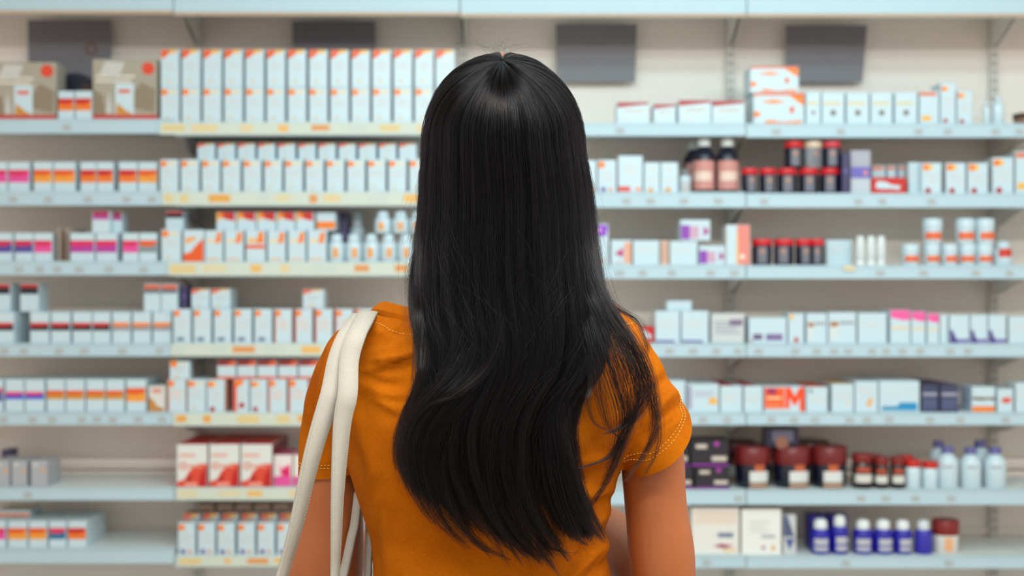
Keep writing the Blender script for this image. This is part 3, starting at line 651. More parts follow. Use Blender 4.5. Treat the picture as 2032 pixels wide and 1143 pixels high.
# ---- bottom shelf
cartons(['white carton with crimson band', 'white carton with bright orange band', 'second white carton with bright orange band', 'white carton with teal blue band', 'white carton with deep orange band'],
        'on bottom shelf', ['bandpink', 'bandorange', 'bandorange', 'bandteal', 'bandred'], [(-28, 12), (15, 54), (56, 93), (96, 131), (133, 171)], 1034, 6, depth=.22)
cartons('white carton with brown end', 'lying deeper on the bottom shelf cartons', 'orhalf', [(-5, 60)], 1012, 6, base=P(0, 1034, DF + .015).z, inset=.10, bay=0, depth=.12)
Xb = row_x(352, 39.5, 6)
t1 = cartons('white carton with orange dot and purple foot spot', 'front row, bottom shelf', 'purpfoot', Xb, 1038, 6, bay=1, inset=-.003, depth=.1)
t2 = cartons('white carton with orange corner', 'in raised middle row, bottom shelf', 'corner', row_x(362, 38.5, 6), 1020, 6, bay=1, inset=.10, depth=.1)
cartons('olive brown carton', 'in dim back row, bottom shelf', 'strip', row_x(392, 37, 6), 1002, 6, bay=1, inset=.205, depth=.1)
cartons('large white carton with tan lid and blue word', 'on bottom shelf', 'whitelarge', [(1372, 1468)], 1008, 6, depth=.14)
cartons('large white carton with tan lid and faint print', 'on bottom shelf', 'whitelarge2', [(1471, 1551)], 1010, 6, depth=.14)
cartons('slim grey carton with blue triangle', 'on bottom shelf, fourth bay', 'bluetri', [(1554, 1581)], 1022, 6, depth=.1)
LBL = [(.10, .46, .75, '#b6b8c0'), (.22, .27, .8, '#3a3aa0')]
cartons('deep blue carton', 'behind the leftmost blue bottles', 'bluecarton', [(1606, 1640), (1645, 1682)], 1022, 6, inset=.10, depth=.08)
container('bottle', 'domed', 'blue bottle with white cap', 'on bottom shelf', [(1628, 40), (1666, 34), (1712, 40), (1752, 40), (1791, 38)], [1032, 1024, 1033, 1033, 1034], 6, body='#2320a0', cap='#e2e8ea', label=LBL)
container('bottle', 'domed', 'blue bottle with white cap turned sideways', 'next to the maroon lidded white jar', [(1832, 36)], 1034, 6, body='#332ea8', cap='#d2dae0')
container('jar', 'pot', 'white jar with wide maroon lid', 'on bottom shelf, fourth bay', [(1876, 54)], 1035, 6, body='#d8d8d4', cap='#7c1a18', label=[(.1, .5, .3, '#e0a878')])
# ------------------------------------------------------------------ the woman
def ell_ring(c, side, dep, ra, rb, n=24, p=2.0):
    out = []
    for k in range(n):
        a = 2 * PI * k / n; ca, sa = math.cos(a), math.sin(a)
        f = (abs(ca) ** p + abs(sa) ** p) ** (-1 / p)
        out.append(c + side * (ra * ca * f) + dep * (rb * sa * f))
    return out

def loft(q, rings, m):
    """closed tube through rings of equal size"""
    i = len(q.v); n = len(rings[0])
    for r in rings: q.v += [tuple(p) for p in r]
    mi = q.mi(m)
    for a in range(len(rings) - 1):
        for j in range(n):
            j2 = (j + 1) % n
            q.f.append((i + a * n + j, i + a * n + j2, i + (a + 1) * n + j2, i + (a + 1) * n + j)); q.m.append(mi); q.smooth.append(True)
    for ring, rev in ((0, True), (len(rings) - 1, False)):
        c = sum((Vector(p) for p in rings[ring]), Vector()) / n
        q.v.append(tuple(c)); ci = len(q.v) - 1
        for j in range(n):
            j2 = (j + 1) % n
            f = (i + ring * n + j2, i + ring * n + j, ci) if rev else (i + ring * n + j, i + ring * n + j2, ci)
            q.f.append(f); q.m.append(mi); q.smooth.append(True)

def catmull(pts, n):
    pts = [np.array(p, float) for p in pts]
    P_ = [2 * pts[0] - pts[1]] + pts + [2 * pts[-1] - pts[-2]]
    out = []
    seg = len(pts) - 1
    for k in range(n):
        t = k / (n - 1) * seg; i = min(int(t), seg - 1); u = t - i
        a, b, c, d = P_[i:i + 4]
        out.append(.5 * ((2 * b) + (c - a) * u + (2 * a - 5 * b + 4 * c - d) * u * u + (3 * b - a - 3 * c + d) * u ** 3))
    return out

def tube(q, pts, m, n=20, dens=4, side=Vector((1, 0, 0))):
    """pts: (Vector, ra, rb): ra along side, rb across"""
    arr = catmull([(*p[0], p[1], p[2]) for p in pts], (len(pts) - 1) * dens + 1)
    rings = []
    for k, a in enumerate(arr):
        A = Vector(arr[max(0, k - 1)][:3]); B = Vector(arr[min(len(arr) - 1, k + 1)][:3])
        t = (B - A).normalized(); s = (side - t * side.dot(t)).normalized(); dpt = t.cross(s)
        rings.append(ell_ring(Vector(a[:3]), s, dpt, a[3], a[4], n))
    loft(q, rings, m)

def sphere(q, c, rx, ry, rz, m, n=20, k=14):
    rings = []
    for a in range(1, k):
        th = PI * a / k
        rings.append([Vector((c[0] + rx * math.sin(th) * math.cos(2 * PI * j / n), c[1] + ry * math.sin(th) * math.sin(2 * PI * j / n), c[2] + rz * math.cos(th))) for j in range(n)])
    rings = [[Vector((c[0], c[1], c[2] + rz * .999)) + (p - Vector((c[0], c[1], p.z))) * .05 for p in rings[0]]] + rings
    loft(q, rings[::-1], m)

def remeshed(q, name, voxel, smooth=6):
    me = q.mesh(name + '_src'); o = bpy.data.objects.new(name + '_src', me); COL.objects.link(o)
    r = o.modifiers.new('r', 'REMESH'); r.mode = 'VOXEL'; r.voxel_size = voxel; r.use_smooth_shade = True
    s = o.modifiers.new('s', 'SMOOTH'); s.factor = .5; s.iterations = smooth
    dg = bpy.context.evaluated_depsgraph_get()
    out = bpy.data.meshes.new_from_object(o.evaluated_get(dg)); out.name = name
    bpy.data.objects.remove(o); bpy.data.meshes.remove(me)
    out.materials.clear()
    return out

def skin_mat():
    m = bpy.data.materials.new('skin'); m.use_nodes = True; nt = m.node_tree; b = nt.nodes['Principled BSDF']
    n = nt.nodes.new('ShaderNodeTexNoise'); n.inputs['Scale'].default_value = 14; n.inputs['Detail'].default_value = 6
    mx = nt.nodes.new('ShaderNodeMix'); mx.data_type = 'RGBA'
    mx.inputs['A'].default_value = lin('#945027'); mx.inputs['B'].default_value = lin('#9f5d32')
    nt.links.new(n.outputs['Fac'], mx.inputs['Factor']); nt.links.new(mx.outputs['Result'], b.inputs['Base Color'])
    b.inputs['Roughness'].default_value = .48
    b.inputs['Subsurface Weight'].default_value = .12; b.inputs['Subsurface Radius'].default_value = (.012, .005, .003); b.inputs['Subsurface Scale'].default_value = 1.0
    n2 = nt.nodes.new('ShaderNodeTexNoise'); n2.inputs['Scale'].default_value = 900; bp = nt.nodes.new('ShaderNodeBump'); bp.inputs['Strength'].default_value = .08; bp.inputs['Distance'].default_value = .001
    nt.links.new(n2.outputs['Fac'], bp.inputs['Height']); nt.links.new(bp.outputs['Normal'], b.inputs['Normal'])
    return m

def cloth_mat(name, c1, c2, rough=.9, weave=1500, sheen=.0, streak=True):
    m = bpy.data.materials.new(name); m.use_nodes = True; nt = m.node_tree; b = nt.nodes['Principled BSDF']
    tc = nt.nodes.new('ShaderNodeTexCoord'); mp = nt.nodes.new('ShaderNodeMapping'); mp.inputs['Scale'].default_value = (1, 1, 3.5)
    nt.links.new(tc.outputs['Object'], mp.inputs['Vector'])
    n = nt.nodes.new('ShaderNodeTexNoise'); n.inputs['Scale'].default_value = 240; n.inputs['Detail'].default_value = 5; n.inputs['Roughness'].default_value = .7
    nt.links.new(mp.outputs['Vector'], n.inputs['Vector'])
    n0 = nt.nodes.new('ShaderNodeTexNoise'); n0.inputs['Scale'].default_value = 9; n0.inputs['Detail'].default_value = 4; nt.links.new(tc.outputs['Object'], n0.inputs['Vector'])
    ad = nt.nodes.new('ShaderNodeMath'); ad.operation = 'ADD'; nt.links.new(n.outputs['Fac'], ad.inputs[0]); nt.links.new(n0.outputs['Fac'], ad.inputs[1])
    hf = nt.nodes.new('ShaderNodeMapRange'); hf.inputs['From Min'].default_value = .65; hf.inputs['From Max'].default_value = 1.35; nt.links.new(ad.outputs[0], hf.inputs['Value'])
    mx = nt.nodes.new('ShaderNodeMix'); mx.data_type = 'RGBA'; mx.inputs['A'].default_value = lin(c1); mx.inputs['B'].default_value = lin(c2)
    nt.links.new(hf.outputs['Result'], mx.inputs['Factor']); nt.links.new(mx.outputs['Result'], b.inputs['Base Color'])
    b.inputs['Roughness'].default_value = rough; b.inputs['Sheen Weight'].default_value = sheen; b.inputs['Specular IOR Level'].default_value = .08
    bp = nt.nodes.new('ShaderNodeBump'); bp.inputs['Strength'].default_value = .35; bp.inputs['Distance'].default_value = .0006
    n2 = nt.nodes.new('ShaderNodeTexNoise'); n2.inputs['Scale'].default_value = weave; nt.links.new(mp.outputs['Vector'], n2.inputs['Vector'])
    nt.links.new(n2.outputs['Fac'], bp.inputs['Height']); nt.links.new(bp.outputs['Normal'], b.inputs['Normal'])
    return m

M_skin = skin_mat()
M_shirt = cloth_mat('mustard_jersey', '#8c4302', '#b26405')
M_hem = cloth_mat('mustard_rib', '#8c4302', '#b26405')
M_thread = mat('#e3b15a', .8, 0, 'thread')
M_cotton = cloth_mat('natural_cotton', '#98978e', '#aaa8a0', weave=2500)
M_denim = cloth_mat('dark_denim', '#262c3a', '#343c4e')
X, Y, Zv = Vector((1, 0, 0)), Vector((0, 1, 0)), Vector((0, 0, 1))

root = bpy.data.objects.new('person', None); COL.objects.link(root); root.location = (-.01, 1.64, 0)
tag(root, 'person with long black hair in mustard t-shirt, back turned, white tote straps', 'person')
rl = Vector(root.location)
def child(name, me, m=None, parent=None):
    if m is not None:
        me.materials.clear(); me.materials.append(m)
    if hasattr(me, 'polygons'): me.polygons.foreach_set('use_smooth', [True] * len(me.polygons))
    o = bpy.data.objects.new(name, me); COL.objects.link(o); o.parent = parent or root
    if parent is None: o.location = -rl
    return o

# torso rings: (py, left px, right px, half depth, centre depth)
TOR = [(596, 800, 1200, .052, 1.622), (606, 776, 1216, .058, 1.622), (616, 748, 1232, .062, 1.624), (630, 716, 1252, .066, 1.625), (650, 684, 1270, .078, 1.625), (690, 668, 1286, .092, 1.625), (760, 668, 1290, .104, 1.625), (830, 674, 1272, .112, 1.625),
       (920, 693, 1231, .112, 1.63), (985, 713, 1211, .107, 1.635), (1060, 739, 1199, .100, 1.64), (1143, 744, 1210, .100, 1.645), (1250, 728, 1238, .112, 1.64), (1380, 700, 1270, .122, 1.63), (1460, 692, 1278, .124, 1.625)]
def torso(q, grow, m, lo=0, hi=None, dshrink=1.0):
    rings = []
    for (py, l, r, hd, yc) in TOR[lo:hi]:
        a, b = P(l, py, yc), P(r, py, yc)
        c = (a + b) / 2
        rings.append(ell_ring(c, X, Y, (b - a).length / 2 + grow, hd * dshrink + grow, 48, 2.25))
    loft(q, rings[::-1], m)

def PV(px, py, d, r1, r2=None):
    s = d / F
    return (P(px, py, d), r1 * s, (r2 or r1) * s)

# arms: (px, py, depth, radius px)
L_ARM = [PV(728, 705, 1.63, 50), PV(694, 770, 1.645, 56), PV(664, 860, 1.665, 56), PV(656, 940, 1.675, 59), PV(652, 1030, 1.685, 69), PV(646, 1090, 1.69, 76), PV(640, 1150, 1.695, 78), PV(640, 1200, 1.705, 62)]
L_FORE = [PV(640, 1180, 1.70, 66), PV(656, 1150, 1.77, 60), PV(684, 1112, 1.84, 46), PV(712, 1084, 1.91, 33, 28)]
R_ARM = [PV(1222, 708, 1.63, 50), PV(1256, 780, 1.63, 56), PV(1290, 880, 1.63, 64), PV(1301, 1000, 1.63, 62), PV(1312, 1090, 1.63, 66), PV(1317, 1150, 1.635, 63), PV(1316, 1185, 1.65, 56)]
R_FORE = [PV(1316, 1168, 1.64, 60), PV(1276, 1128, 1.70, 62), PV(1216, 1068, 1.78, 54), PV(1150, 1012, 1.86, 38, 34), PV(1120, 990, 1.90, 32, 27)]

def hand(q, wrist, f, s, m, thumb):
    """f: finger direction, s: across the palm (towards the thumb when thumb = 1), nails up n = s x f"""
    f = f.normalized(); s = (s - f * s.dot(f)).normalized(); n = s.cross(f) * thumb
    tube(q, [(wrist, .022, .020), (wrist + f * .03, .030, .016), (wrist + f * .065, .037, .015), (wrist + f * .088, .036, .011)], m, 16, 3, s)
    for k, (off, ln, r) in enumerate(((.029, .066, .0082), (.0098, .074, .0085), (-.0098, .069, .0082), (-.0285, .053, .0072))):
        b = wrist + f * (.076 - .004 * abs(k - 1)) + s * off
        d1 = (f - n * .15).normalized(); d2 = (f - n * .75).normalized(); d3 = (f - n * 1.5).normalized()
        p1 = b + d1 * ln * .46; p2 = p1 + d2 * ln * .32; p3 = p2 + d3 * ln * .24
        tube(q, [(b, r * 1.05, r), (p1, r, r * .95), (p2, r * .92, r * .86), (p3, r * .72, r * .66)], m, 10, 3, s)
    b = wrist + f * .022 + s * .026
    d1 = (f * .6 + s * .75 - n * .3).normalized(); d2 = (f * .85 + s * .45 - n * .35).normalized()
    tube(q, [(b, .012, .012), (b + d1 * .034, .0105, .010), (b + d1 * .034 + d2 * .028, .0095, .0085), (b + d1 * .034 + d2 * .052, .007, .006)], m, 10, 3, n)

# --- body: one continuous skin surface
q = MB()
torso(q, -.026, M_skin, 0, 12)
loft(q, [ell_ring(Vector((-.01, yc, z)), X, Y, a, b, 40, 2.2) for z, a, b, yc in ((.83, .120, .070, 1.635), (.88, .136, .086, 1.632), (.95, .120, .082, 1.635), (1.04, .106, .066, 1.645))], M_skin)
tube(q, [(P(1000, 470, 1.635), .054, .056), (P(1000, 560, 1.63), .053, .055), (P(1000, 625, 1.625), .064, .06), (P(1000, 680, 1.625), .07, .06)], M_skin, 24)
HC = P(1000, 292, 1.60)
sphere(q, HC, .076, .096, .112, M_skin, 32, 24)
tube(q, [(HC + Vector((0, .045, -.02)), .062, .05), (HC + Vector((0, .058, -.07)), .052, .04), (HC + Vector((0, .066, -.108)), .03, .026)], M_skin, 20)
tube(q, [(HC + Vector((0, .090, .008)), .008, .010), (HC + Vector((0, .100, -.02)), .011, .012), (HC + Vector((0, .106, -.036)), .015, .012), (HC + Vector((0, .096, -.046)), .012, .008)], M_skin, 12)
for dz in (-.066, -.075): tube(q, [(HC + Vector((-.022, .092, dz)), .004, .004), (HC + Vector((0, .099, dz)), .0055, .0055), (HC + Vector((.022, .092, dz)), .004, .004)], M_skin, 8, 3, Zv)
for sx in (-1, 1):
    sphere(q, HC + Vector((sx * .078, .006, -.012)), .010, .020, .032, M_skin, 12, 8)
    tube(q, [(HC + Vector((sx * .012, .088, .026)), .004, .006), (HC + Vector((sx * .034, .087, .032)), .004, .006), (HC + Vector((sx * .054, .070, .022)), .004, .006)], M_skin, 8, 3, Zv)
tube(q, L_ARM, M_skin); tube(q, L_FORE, M_skin); tube(q, R_ARM, M_skin); tube(q, R_FORE, M_skin)
fl = (L_FORE[-1][0] - L_FORE[-2][0]).normalized(); fr_ = (R_FORE[-1][0] - R_FORE[-2][0]).normalized()
hand(q, L_FORE[-1][0], Vector((.55, .8, .1)), Vector((.6, -.35, .7)), M_skin, 1)
hand(q, R_FORE[-1][0], Vector((-.75, .6, .15)), Vector((-.45, -.4, .8)), M_skin, -1)
for sx in (-1, 1):   # legs and feet
    cx = -.01 + sx * .088
    tube(q, [(Vector((cx, 1.632, .88)), .066, .08), (Vector((cx, 1.635, .75)), .070, .078), (Vector((cx, 1.63, .50)), .056, .060), (Vector((cx, 1.645, .34)), .054, .060), (Vector((cx, 1.645, .12)), .034, .038), (Vector((cx, 1.645, .05)), .036, .042)], M_skin)
    tube(q, [(Vector((cx, 1.60, .045)), .030, .034), (Vector((cx, 1.68, .050)), .040, .034), (Vector((cx, 1.77, .038)), .044, .022), (Vector((cx, 1.82, .030)), .034, .014)], M_skin, 16, 3)
body = child('body', remeshed(q, 'body', .0042, 4), M_skin)
for sx in (-1, 1):
    q = MB(); c = HC + Vector((sx * .032, .080, .008)); sphere(q, c, .012, .012, .012, mat('#e8e4de', .2, 0, 'eye'), 16, 10)
    q.lathe([(.0001, 0), (.0055, 0)], mat('#2a1a12', .1, 0, 'iris'), 12, caps=False)
    for i in range(len(q.v) - 24, len(q.v)):
        v = q.v[i]; q.v[i] = (c.x + v[0], c.y + .0123, c.z + v[1])
    q.build('eye', body)

# --- T-shirt
q = MB()
torso(q, .0015, M_shirt)
L_SL = [PV(735, 672, 1.625, 48), PV(707, 705, 1.632, 62), PV(677, 780, 1.645, 66), PV(658, 860, 1.662, 63), PV(653, 930, 1.672, 61), PV(650, 1010, 1.68, 62)]
R_SL = [PV(1218, 668, 1.625, 44), PV(1236, 706, 1.625, 60), PV(1262, 770, 1.625, 68), PV(1288, 834, 1.622, 78), PV(1314, 900, 1.618, 85), PV(1346, 970, 1.618, 86), PV(1400, 1070, 1.618, 86)]
tube(q, L_SL, M_shirt, 28); tube(q, R_SL, M_shirt, 28)
sme = remeshed(q, 't_shirt', .0036, 9)

# folds: ridges (+) and creases (-) along lines on the back
FOLDS = [((748, 716), (840, 694), 6, 0.0020), ((750, 722), (838, 702), 5, -0.0022), ((700, 738), (770, 724), 6, 0.0018), ((742, 668), (800, 650), 6, -0.0014), ((745, 655), (790, 668), 7, 0.0016), ((742, 780), (812, 800), 6, -0.0012), ((760, 800), (820, 826), 7, 0.0011), ((1150, 905), (1220, 880), 6, -0.0014), ((1140, 1000), (1205, 985), 6, -0.0018), ((1120, 1100), (1206, 1030), 7, -0.0020), ((1180, 1143), (1205, 1060), 6, 0.0020), ((1290, 700), (1240, 760), 8, -0.0014), ((1356, 800), (1318, 850), 7, -0.0018), ((636, 760), (612, 880), 6, -0.0018), ((655, 730), (628, 870), 5, 0.0018),
         ((660, 790), (742, 722), 22, .0050), ((742, 724), (838, 700), 13, .0040), ((735, 735), (838, 716), 11, -.0028), ((735, 700), (815, 672), 18, .0035), ((730, 690), (800, 655), 10, -.0030),
         ((735, 770), (800, 785), 13, .0035), ((745, 790), (815, 812), 12, .0025), ((735, 752), (790, 762), 9, -.0030),
         ((655, 700), (632, 860), 9, .0050), ((672, 720), (640, 900), 9, -.0050), ((690, 740), (665, 900), 10, .004),
         ((1330, 745), (1280, 800), 14, -.0040), ((1345, 775), (1290, 830), 14, .0045), ((1325, 820), (1275, 890), 14, -.0050), ((1345, 830), (1300, 880), 12, .0040), ((1290, 760), (1235, 830), 16, .0040),
         ((1270, 845), (1215, 895), 14, .0030), ((1255, 840), (1190, 880), 14, -.0045), ((1205, 905), (1140, 930), 14, .0035), ((1200, 930), (1130, 955), 12, -.0035),
         ((1205, 975), (1120, 1000), 12, .0045), ((1205, 992), (1120, 1025), 10, -.0045), ((1203, 1020), (1140, 1085), 12, .005), ((1206, 1048), (1120, 1143), 10, -.0055), ((1206, 1075), (1085, 1190), 12, .005), ((1208, 1105), (1150, 1190), 10, -.005),
         ((700, 790), (745, 930), 16, .0045), ((690, 800), (715, 930), 10, -.004), ((735, 900), (775, 1143), 24, .0030), ((760, 1010), (752, 1143), 9, -.0035), ((850, 1143), (1000, 1150), 30, .003),
         ((790, 640), (835, 668), 12, -.003), ((905, 690), (930, 900), 40, .002), ((1100, 800), (1160, 900), 26, .003)]
co = np.empty(len(sme.vertices) * 3); sme.vertices.foreach_get('co', co); co = co.reshape(-1, 3)
no = np.empty(len(sme.vertices) * 3); sme.vertices.foreach_get('normal', no); no = no.reshape(-1, 3)
pxs = CX + co[:, 0] * F / co[:, 1]; pys = CY - (co[:, 2] - CAMZ) * F / co[:, 1]
facing = np.clip(-no[:, 1] * 1.6 + .35, 0, 1)
disp = np.zeros(len(co))
for (a, b, wd, amp) in FOLDS:
    a = np.array(a, float); b = np.array(b, float); L = b - a; ll = L @ L
    t = ((pxs - a[0]) * L[0] + (pys - a[1]) * L[1]) / ll
    bend = np.sin(np.clip(t, 0, 1) * PI) * 5
    nx, ny = -L[1] / math.sqrt(ll), L[0] / math.sqrt(ll)
    dd = (pxs - a[0]) * nx + (pys - a[1]) * ny - bend
    tt = np.clip(t, 0, 1); over = (t - tt) * math.sqrt(ll)
    disp += 1.7 * amp * np.exp(-(dd / wd) ** 2 - (over / (wd * 1.6)) ** 2) * (.45 + .55 * np.sin(tt * PI))
disp += .0012 * np.sin(co[:, 2] * 61 + 9 * np.sin(co[:, 0] * 23)) * np.sin(co[:, 0] * 47 + co[:, 2] * 19)
disp = np.clip(disp, -.0075, .0095)
co = co + no * (disp * facing)[:, None]
sme.vertices.foreach_set('co', co.ravel()); sme.update()

bm = bmesh.new(); bm.from_mesh(sme)
def cut(bm, c, n, test):
    fs = [f for f in bm.faces if test(f.calc_center_median())]
    g = list({v for f in fs for v in f.verts}) + list({e for f in fs for e in f.edges}) + fs
    bmesh.ops.bisect_plane(bm, geom=g, plane_co=c, plane_no=n, clear_outer=True)
def section(bm, c, n, test):
    b2 = bm.copy(); fs = [f for f in b2.faces if test(f.calc_center_median())]
    g = list({v for f in fs for v in f.verts}) + list({e for f in fs for e in f.edges}) + fs
    r = bmesh.ops.bisect_plane(b2, geom=g, plane_co=c, plane_no=n)
    vs = [(x.co.copy(), x.normal.copy()) for x in r['geom_cut'] if isinstance(x, bmesh.types.BMVert)]
    b2.free()
    cc = sum((v for v, _ in vs), Vector()) / max(1, len(vs))
    u = n.orthogonal().normalized(); w_ = n.cross(u)
    vs.sort(key=lambda t: math.atan2((t[0] - cc).dot(w_), (t[0] - cc).dot(u)))
    return vs
def near_axis(axis, fac, beyond=0):
    pts = [(a[0], a[1]) for a in axis]
    def t(p):
        for (a, ra), (b, rb) in zip(pts[beyond:-1], pts[beyond + 1:]):
            L = b - a; u = max(0, min(1.2, (p - a).dot(L) / L.dot(L)))
            if (p - a - L * u).length < (ra + (rb - ra) * u) * fac: return True
        return False
    return t
nL = (L_SL[-1][0] - L_SL[3][0]).normalized() + Vector((.14, -.06, 0)); nL.normalize()
cL = P(646, 936, 1.672)
tL = near_axis(L_SL, 1.22, 3)
nR = Vector((.52, .52, -.68)).normalized(); cR = P(1302, 858, 1.62)
tR0, tR1 = near_axis(R_SL, 1.25, 2), near_axis(R_SL, 1.9, 2)
tR = lambda p: p.z > 1.02 and (tR0(p) and CX + p.x * F / p.y > 1234) or p.z > 1.02 and (tR1(p) and CX + p.x * F / p.y > 1264)
nN = Vector((0, -.28, 1)).normalized(); cN = P(1000, 609, 1.622)
nF = Vector((0, .8, 1)).normalized()
tN = lambda p: p.z > 1.28 and -.25 < p.x < .25 and p.y < 1.624
tF = lambda p: p.z > 1.28 and -.25 < p.x < .25 and p.y >= 1.618
stitchL = [section(bm, cL - nL * d, nL, tL) for d in (.014, .018)]
stitchR = [section(bm, cR - nR * d, nR, tR) for d in (.015, .0195)]
stitchN = [t for t in section(bm, cN - nN * .019, nN, tN) if abs(t[0].x + .01) < .16]
cut(bm, cL, nL, tL); cut(bm, cR, nR, tR); cut(bm, cN, nN, tN); cut(bm, cN, nF, tF)
cut(bm, Vector((0, 1.6, .87)), Vector((0, 0, -1)), lambda p: p.z < .95)
def boundary_chain(bm, ok):
    es = {e for e in bm.edges if e.is_boundary and ok((e.verts[0].co + e.verts[1].co) / 2)}
    best = []
    while es:
        e = es.pop(); ch = [e.verts[0], e.verts[1]]
        for end in (0, 1):
            while True:
                v = ch[-1] if end == 0 else ch[0]
                nx = [x for x in v.link_edges if x in es]
                if not nx: break
                es.discard(nx[0]); o = nx[0].other_vert(v)
                if end == 0: ch.append(o)
                else: ch.insert(0, o)
        if len(ch) > len(best): best = ch
    return [v.co.copy() for v in best]
for e in bm.edges:
    if e.is_boundary: e.smooth = False
collar_loop = boundary_chain(bm, lambda c: c.z > 1.30)
print('COLLAR', len(collar_loop))
bm.to_mesh(sme); bm.free()
shirt = child('t_shirt', sme, M_shirt)
so = shirt.modifiers.new('thickness', 'SOLIDIFY'); so.thickness = .0016; so.offset = -1
shirt['label'] = 'mustard yellow short sleeved cotton t-shirt'

def stitches(name, loop, parent, ln=.0028, gap=.0018, r=.00036):
    q = MB(); pts = [v + n * .0006 for v, n in loop]
    L = 0; acc = []
    for a, b in zip(pts, pts[1:] + pts[:1]):
        d = (b - a).length
        if d > .03: continue
        t = 0
        acc.append((a, b, L, d)); L += d
    s = 0
    def at(u):
        for a, b, l, d in acc:
            if l <= u <= l + d: return a + (b - a) * ((u - l) / max(d, 1e-6))
    while s + ln < L:
        A, B = at(s), at(s + ln)
        if A and B: tube(q, [(A, r, r), (B, r, r)], M_thread, 5, 1, Vector((.3, .9, .2)))
        s += ln + gap
    o = q.build(name, parent); tag(o, kind='stuff'); return o
for lp in stitchL + stitchR: stitches('hem_stitching', lp, shirt)

# ribbed collar band following the neckline
if len(collar_loop) > 8:
    ring = collar_loop if (collar_loop[0] - collar_loop[-1]).length > 1e-5 else collar_loop[:-1]
    per = [0.0]
    for a, b in zip(ring, ring[1:] + ring[:1]): per.append(per[-1] + (b - a).length)
    rs = []
    for k in range(90):
        t = per[-1] * k / 90; i = max(i for i in range(len(ring)) if per[i] <= t)
        a, b = ring[i], ring[(i + 1) % len(ring)]; u = (t - per[i]) / max(1e-9, per[i + 1] - per[i]); rs.append(a + (b - a) * u)
    for _ in range(22): rs = [(rs[k - 1] + rs[k] * 2 + rs[(k + 1) % 90]) / 4 for k in range(90)]
    cc = sum(rs, Vector()) / len(rs)
    q = MB(); rings = []
    for k, v in enumerate(rs):
        out = Vector((v.x - cc.x, v.y - cc.y, 0)).normalized()
        a = v - Vector((0, 0, .007)) + out * .0035
        m1 = v + Vector((0, 0, .005)) + out * .001
        t_ = v + Vector((0, 0, .013)) - out * .007
        rings.append([a + out * .001, m1 + out * .002, t_ + Vector((0, 0, .0012)), t_ - Vector((0, 0, .002)), m1 - out * .002, a - out * .003])
    n = len(rings)
    for k in range(n):
        a, b = rings[k], rings[(k + 1) % n]
        for j in range(6):
            j2 = (j + 1) % 6
            q.face([a[j], b[j], b[j2], a[j2]], M_hem, True)
    q.build('collar', shirt)
    b3 = bmesh.new(); b3.from_mesh(sme); bv = BVHTree.FromBMesh(b3); b3.free()
    seam = []
    for k, v in enumerate(rs):
        if v.y > 1.635: continue
        out = Vector((v.x - cc.x, (v.y - cc.y) * 1.6, 0)).normalized()
        h = bv.find_nearest(v + out * .014 - Vector((0, 0, .016)))
        if h[0] is not None: seam.append((h[0], h[1] if h[1].z > -.5 else -h[1]))
    seam.sort(key=lambda t: t[0].x)
    stitches('collar_stitching', seam, shirt)

# --- trousers and shoes
q = MB()
q2 = [(.945, .150, .105, 1.63), (.90, .160, .112, 1.63), (.84, .162, .112, 1.632), (.80, .158, .104, 1.635)]
loft(q, [ell_ring(Vector((-.01, yc, z)), X, Y, a, b, 40, 2.2) for z, a, b, yc in q2[::-1]], M_denim)
for sx in (-1, 1):
    cx = -.01 + sx * .088
    tube(q, [(Vector((cx, 1.632, .89)), .076, .092), (Vector((cx, 1.635, .74)), .082, .090), (Vector((cx, 1.632, .50)), .066, .072), (Vector((cx, 1.645, .30)), .062, .068), (Vector((cx, 1.645, .11)), .052, .058), (Vector((cx, 1.645, .09)), .052, .058)], M_denim, 24)
child('trousers', remeshed(q, 'trousers', .008, 4), M_denim)
M_shoe = mat('#e2ded6', .5, 0, 'shoe_leather')
for sx in (-1, 1):
    cx = -.01 + sx * .088
    q = MB()
    tube(q, [(Vector((cx, 1.585, .055)), .034, .040), (Vector((cx, 1.63, .062)), .042, .052), (Vector((cx, 1.70, .052)), .046, .042), (Vector((cx, 1.78, .042)), .050, .030), (Vector((cx, 1.845, .032)), .034, .018)], M_shoe, 20)
    tube(q, [(Vector((cx, 1.64, .06)), .044, .05), (Vector((cx, 1.645, .11)), .044, .048)], M_shoe, 20)
    s_ = child('shoe', remeshed(q, 'shoe', .005, 3), M_shoe)
    q = MB(); n = 24
    top = [Vector((cx + (.046 + .006 * math.sin(a) ) * math.cos(a), 1.715 + .138 * math.sin(a), .022)) for a in [2 * PI * k / n for k in range(n)]]
    bot = [Vector((p.x, p.y, .0005)) for p in top]
    loft(q, [bot, top], mat('#f0eee8', .6, 0, 'rubber')); q.build('sole', s_)

# ------------------------------------------------------------------ hair
def interp(tab, y): return np.interp(y, [t[0] for t in tab], [t[1] for t in tab])
HL = [(300, 836), (360, 831), (420, 829), (470, 824), (520, 820), (560, 817), (620, 818), (680, 832), (740, 838), (780, 826), (820, 812), (870, 803), (920, 808), (970, 828), (1020, 858), (1060, 894), (1100, 950), (1140, 1000)]
HR = [(300, 1160), (360, 1172), (420, 1180), (470, 1184), (520, 1189), (560, 1194), (620, 1206), (680, 1206), (740, 1186), (790, 1146), (850, 1124), (930, 1126), (1000, 1146), (1060, 1172), (1140, 1200)]
def smooth(tab, wid=45):
    ys = np.arange(tab[0][0] - 200, tab[-1][0] + 200.0, 4.0); v = interp(tab, ys)
    k = np.hanning(int(wid * 2 / 4) | 1); k /= k.sum()
    v2 = np.convolve(np.pad(v, len(k) // 2, mode='edge'), k, 'valid')
    return list(zip(ys, v2))
HL = smooth(HL, 30); HR = smooth(HR, 30)
HY = smooth([(200, 1.600), (400, 1.600), (480, 1.588), (560, 1.562), (640, 1.540), (740, 1.520), (850, 1.510), (950, 1.514), (1050, 1.524), (1140, 1.534)], 60)   # centre depth
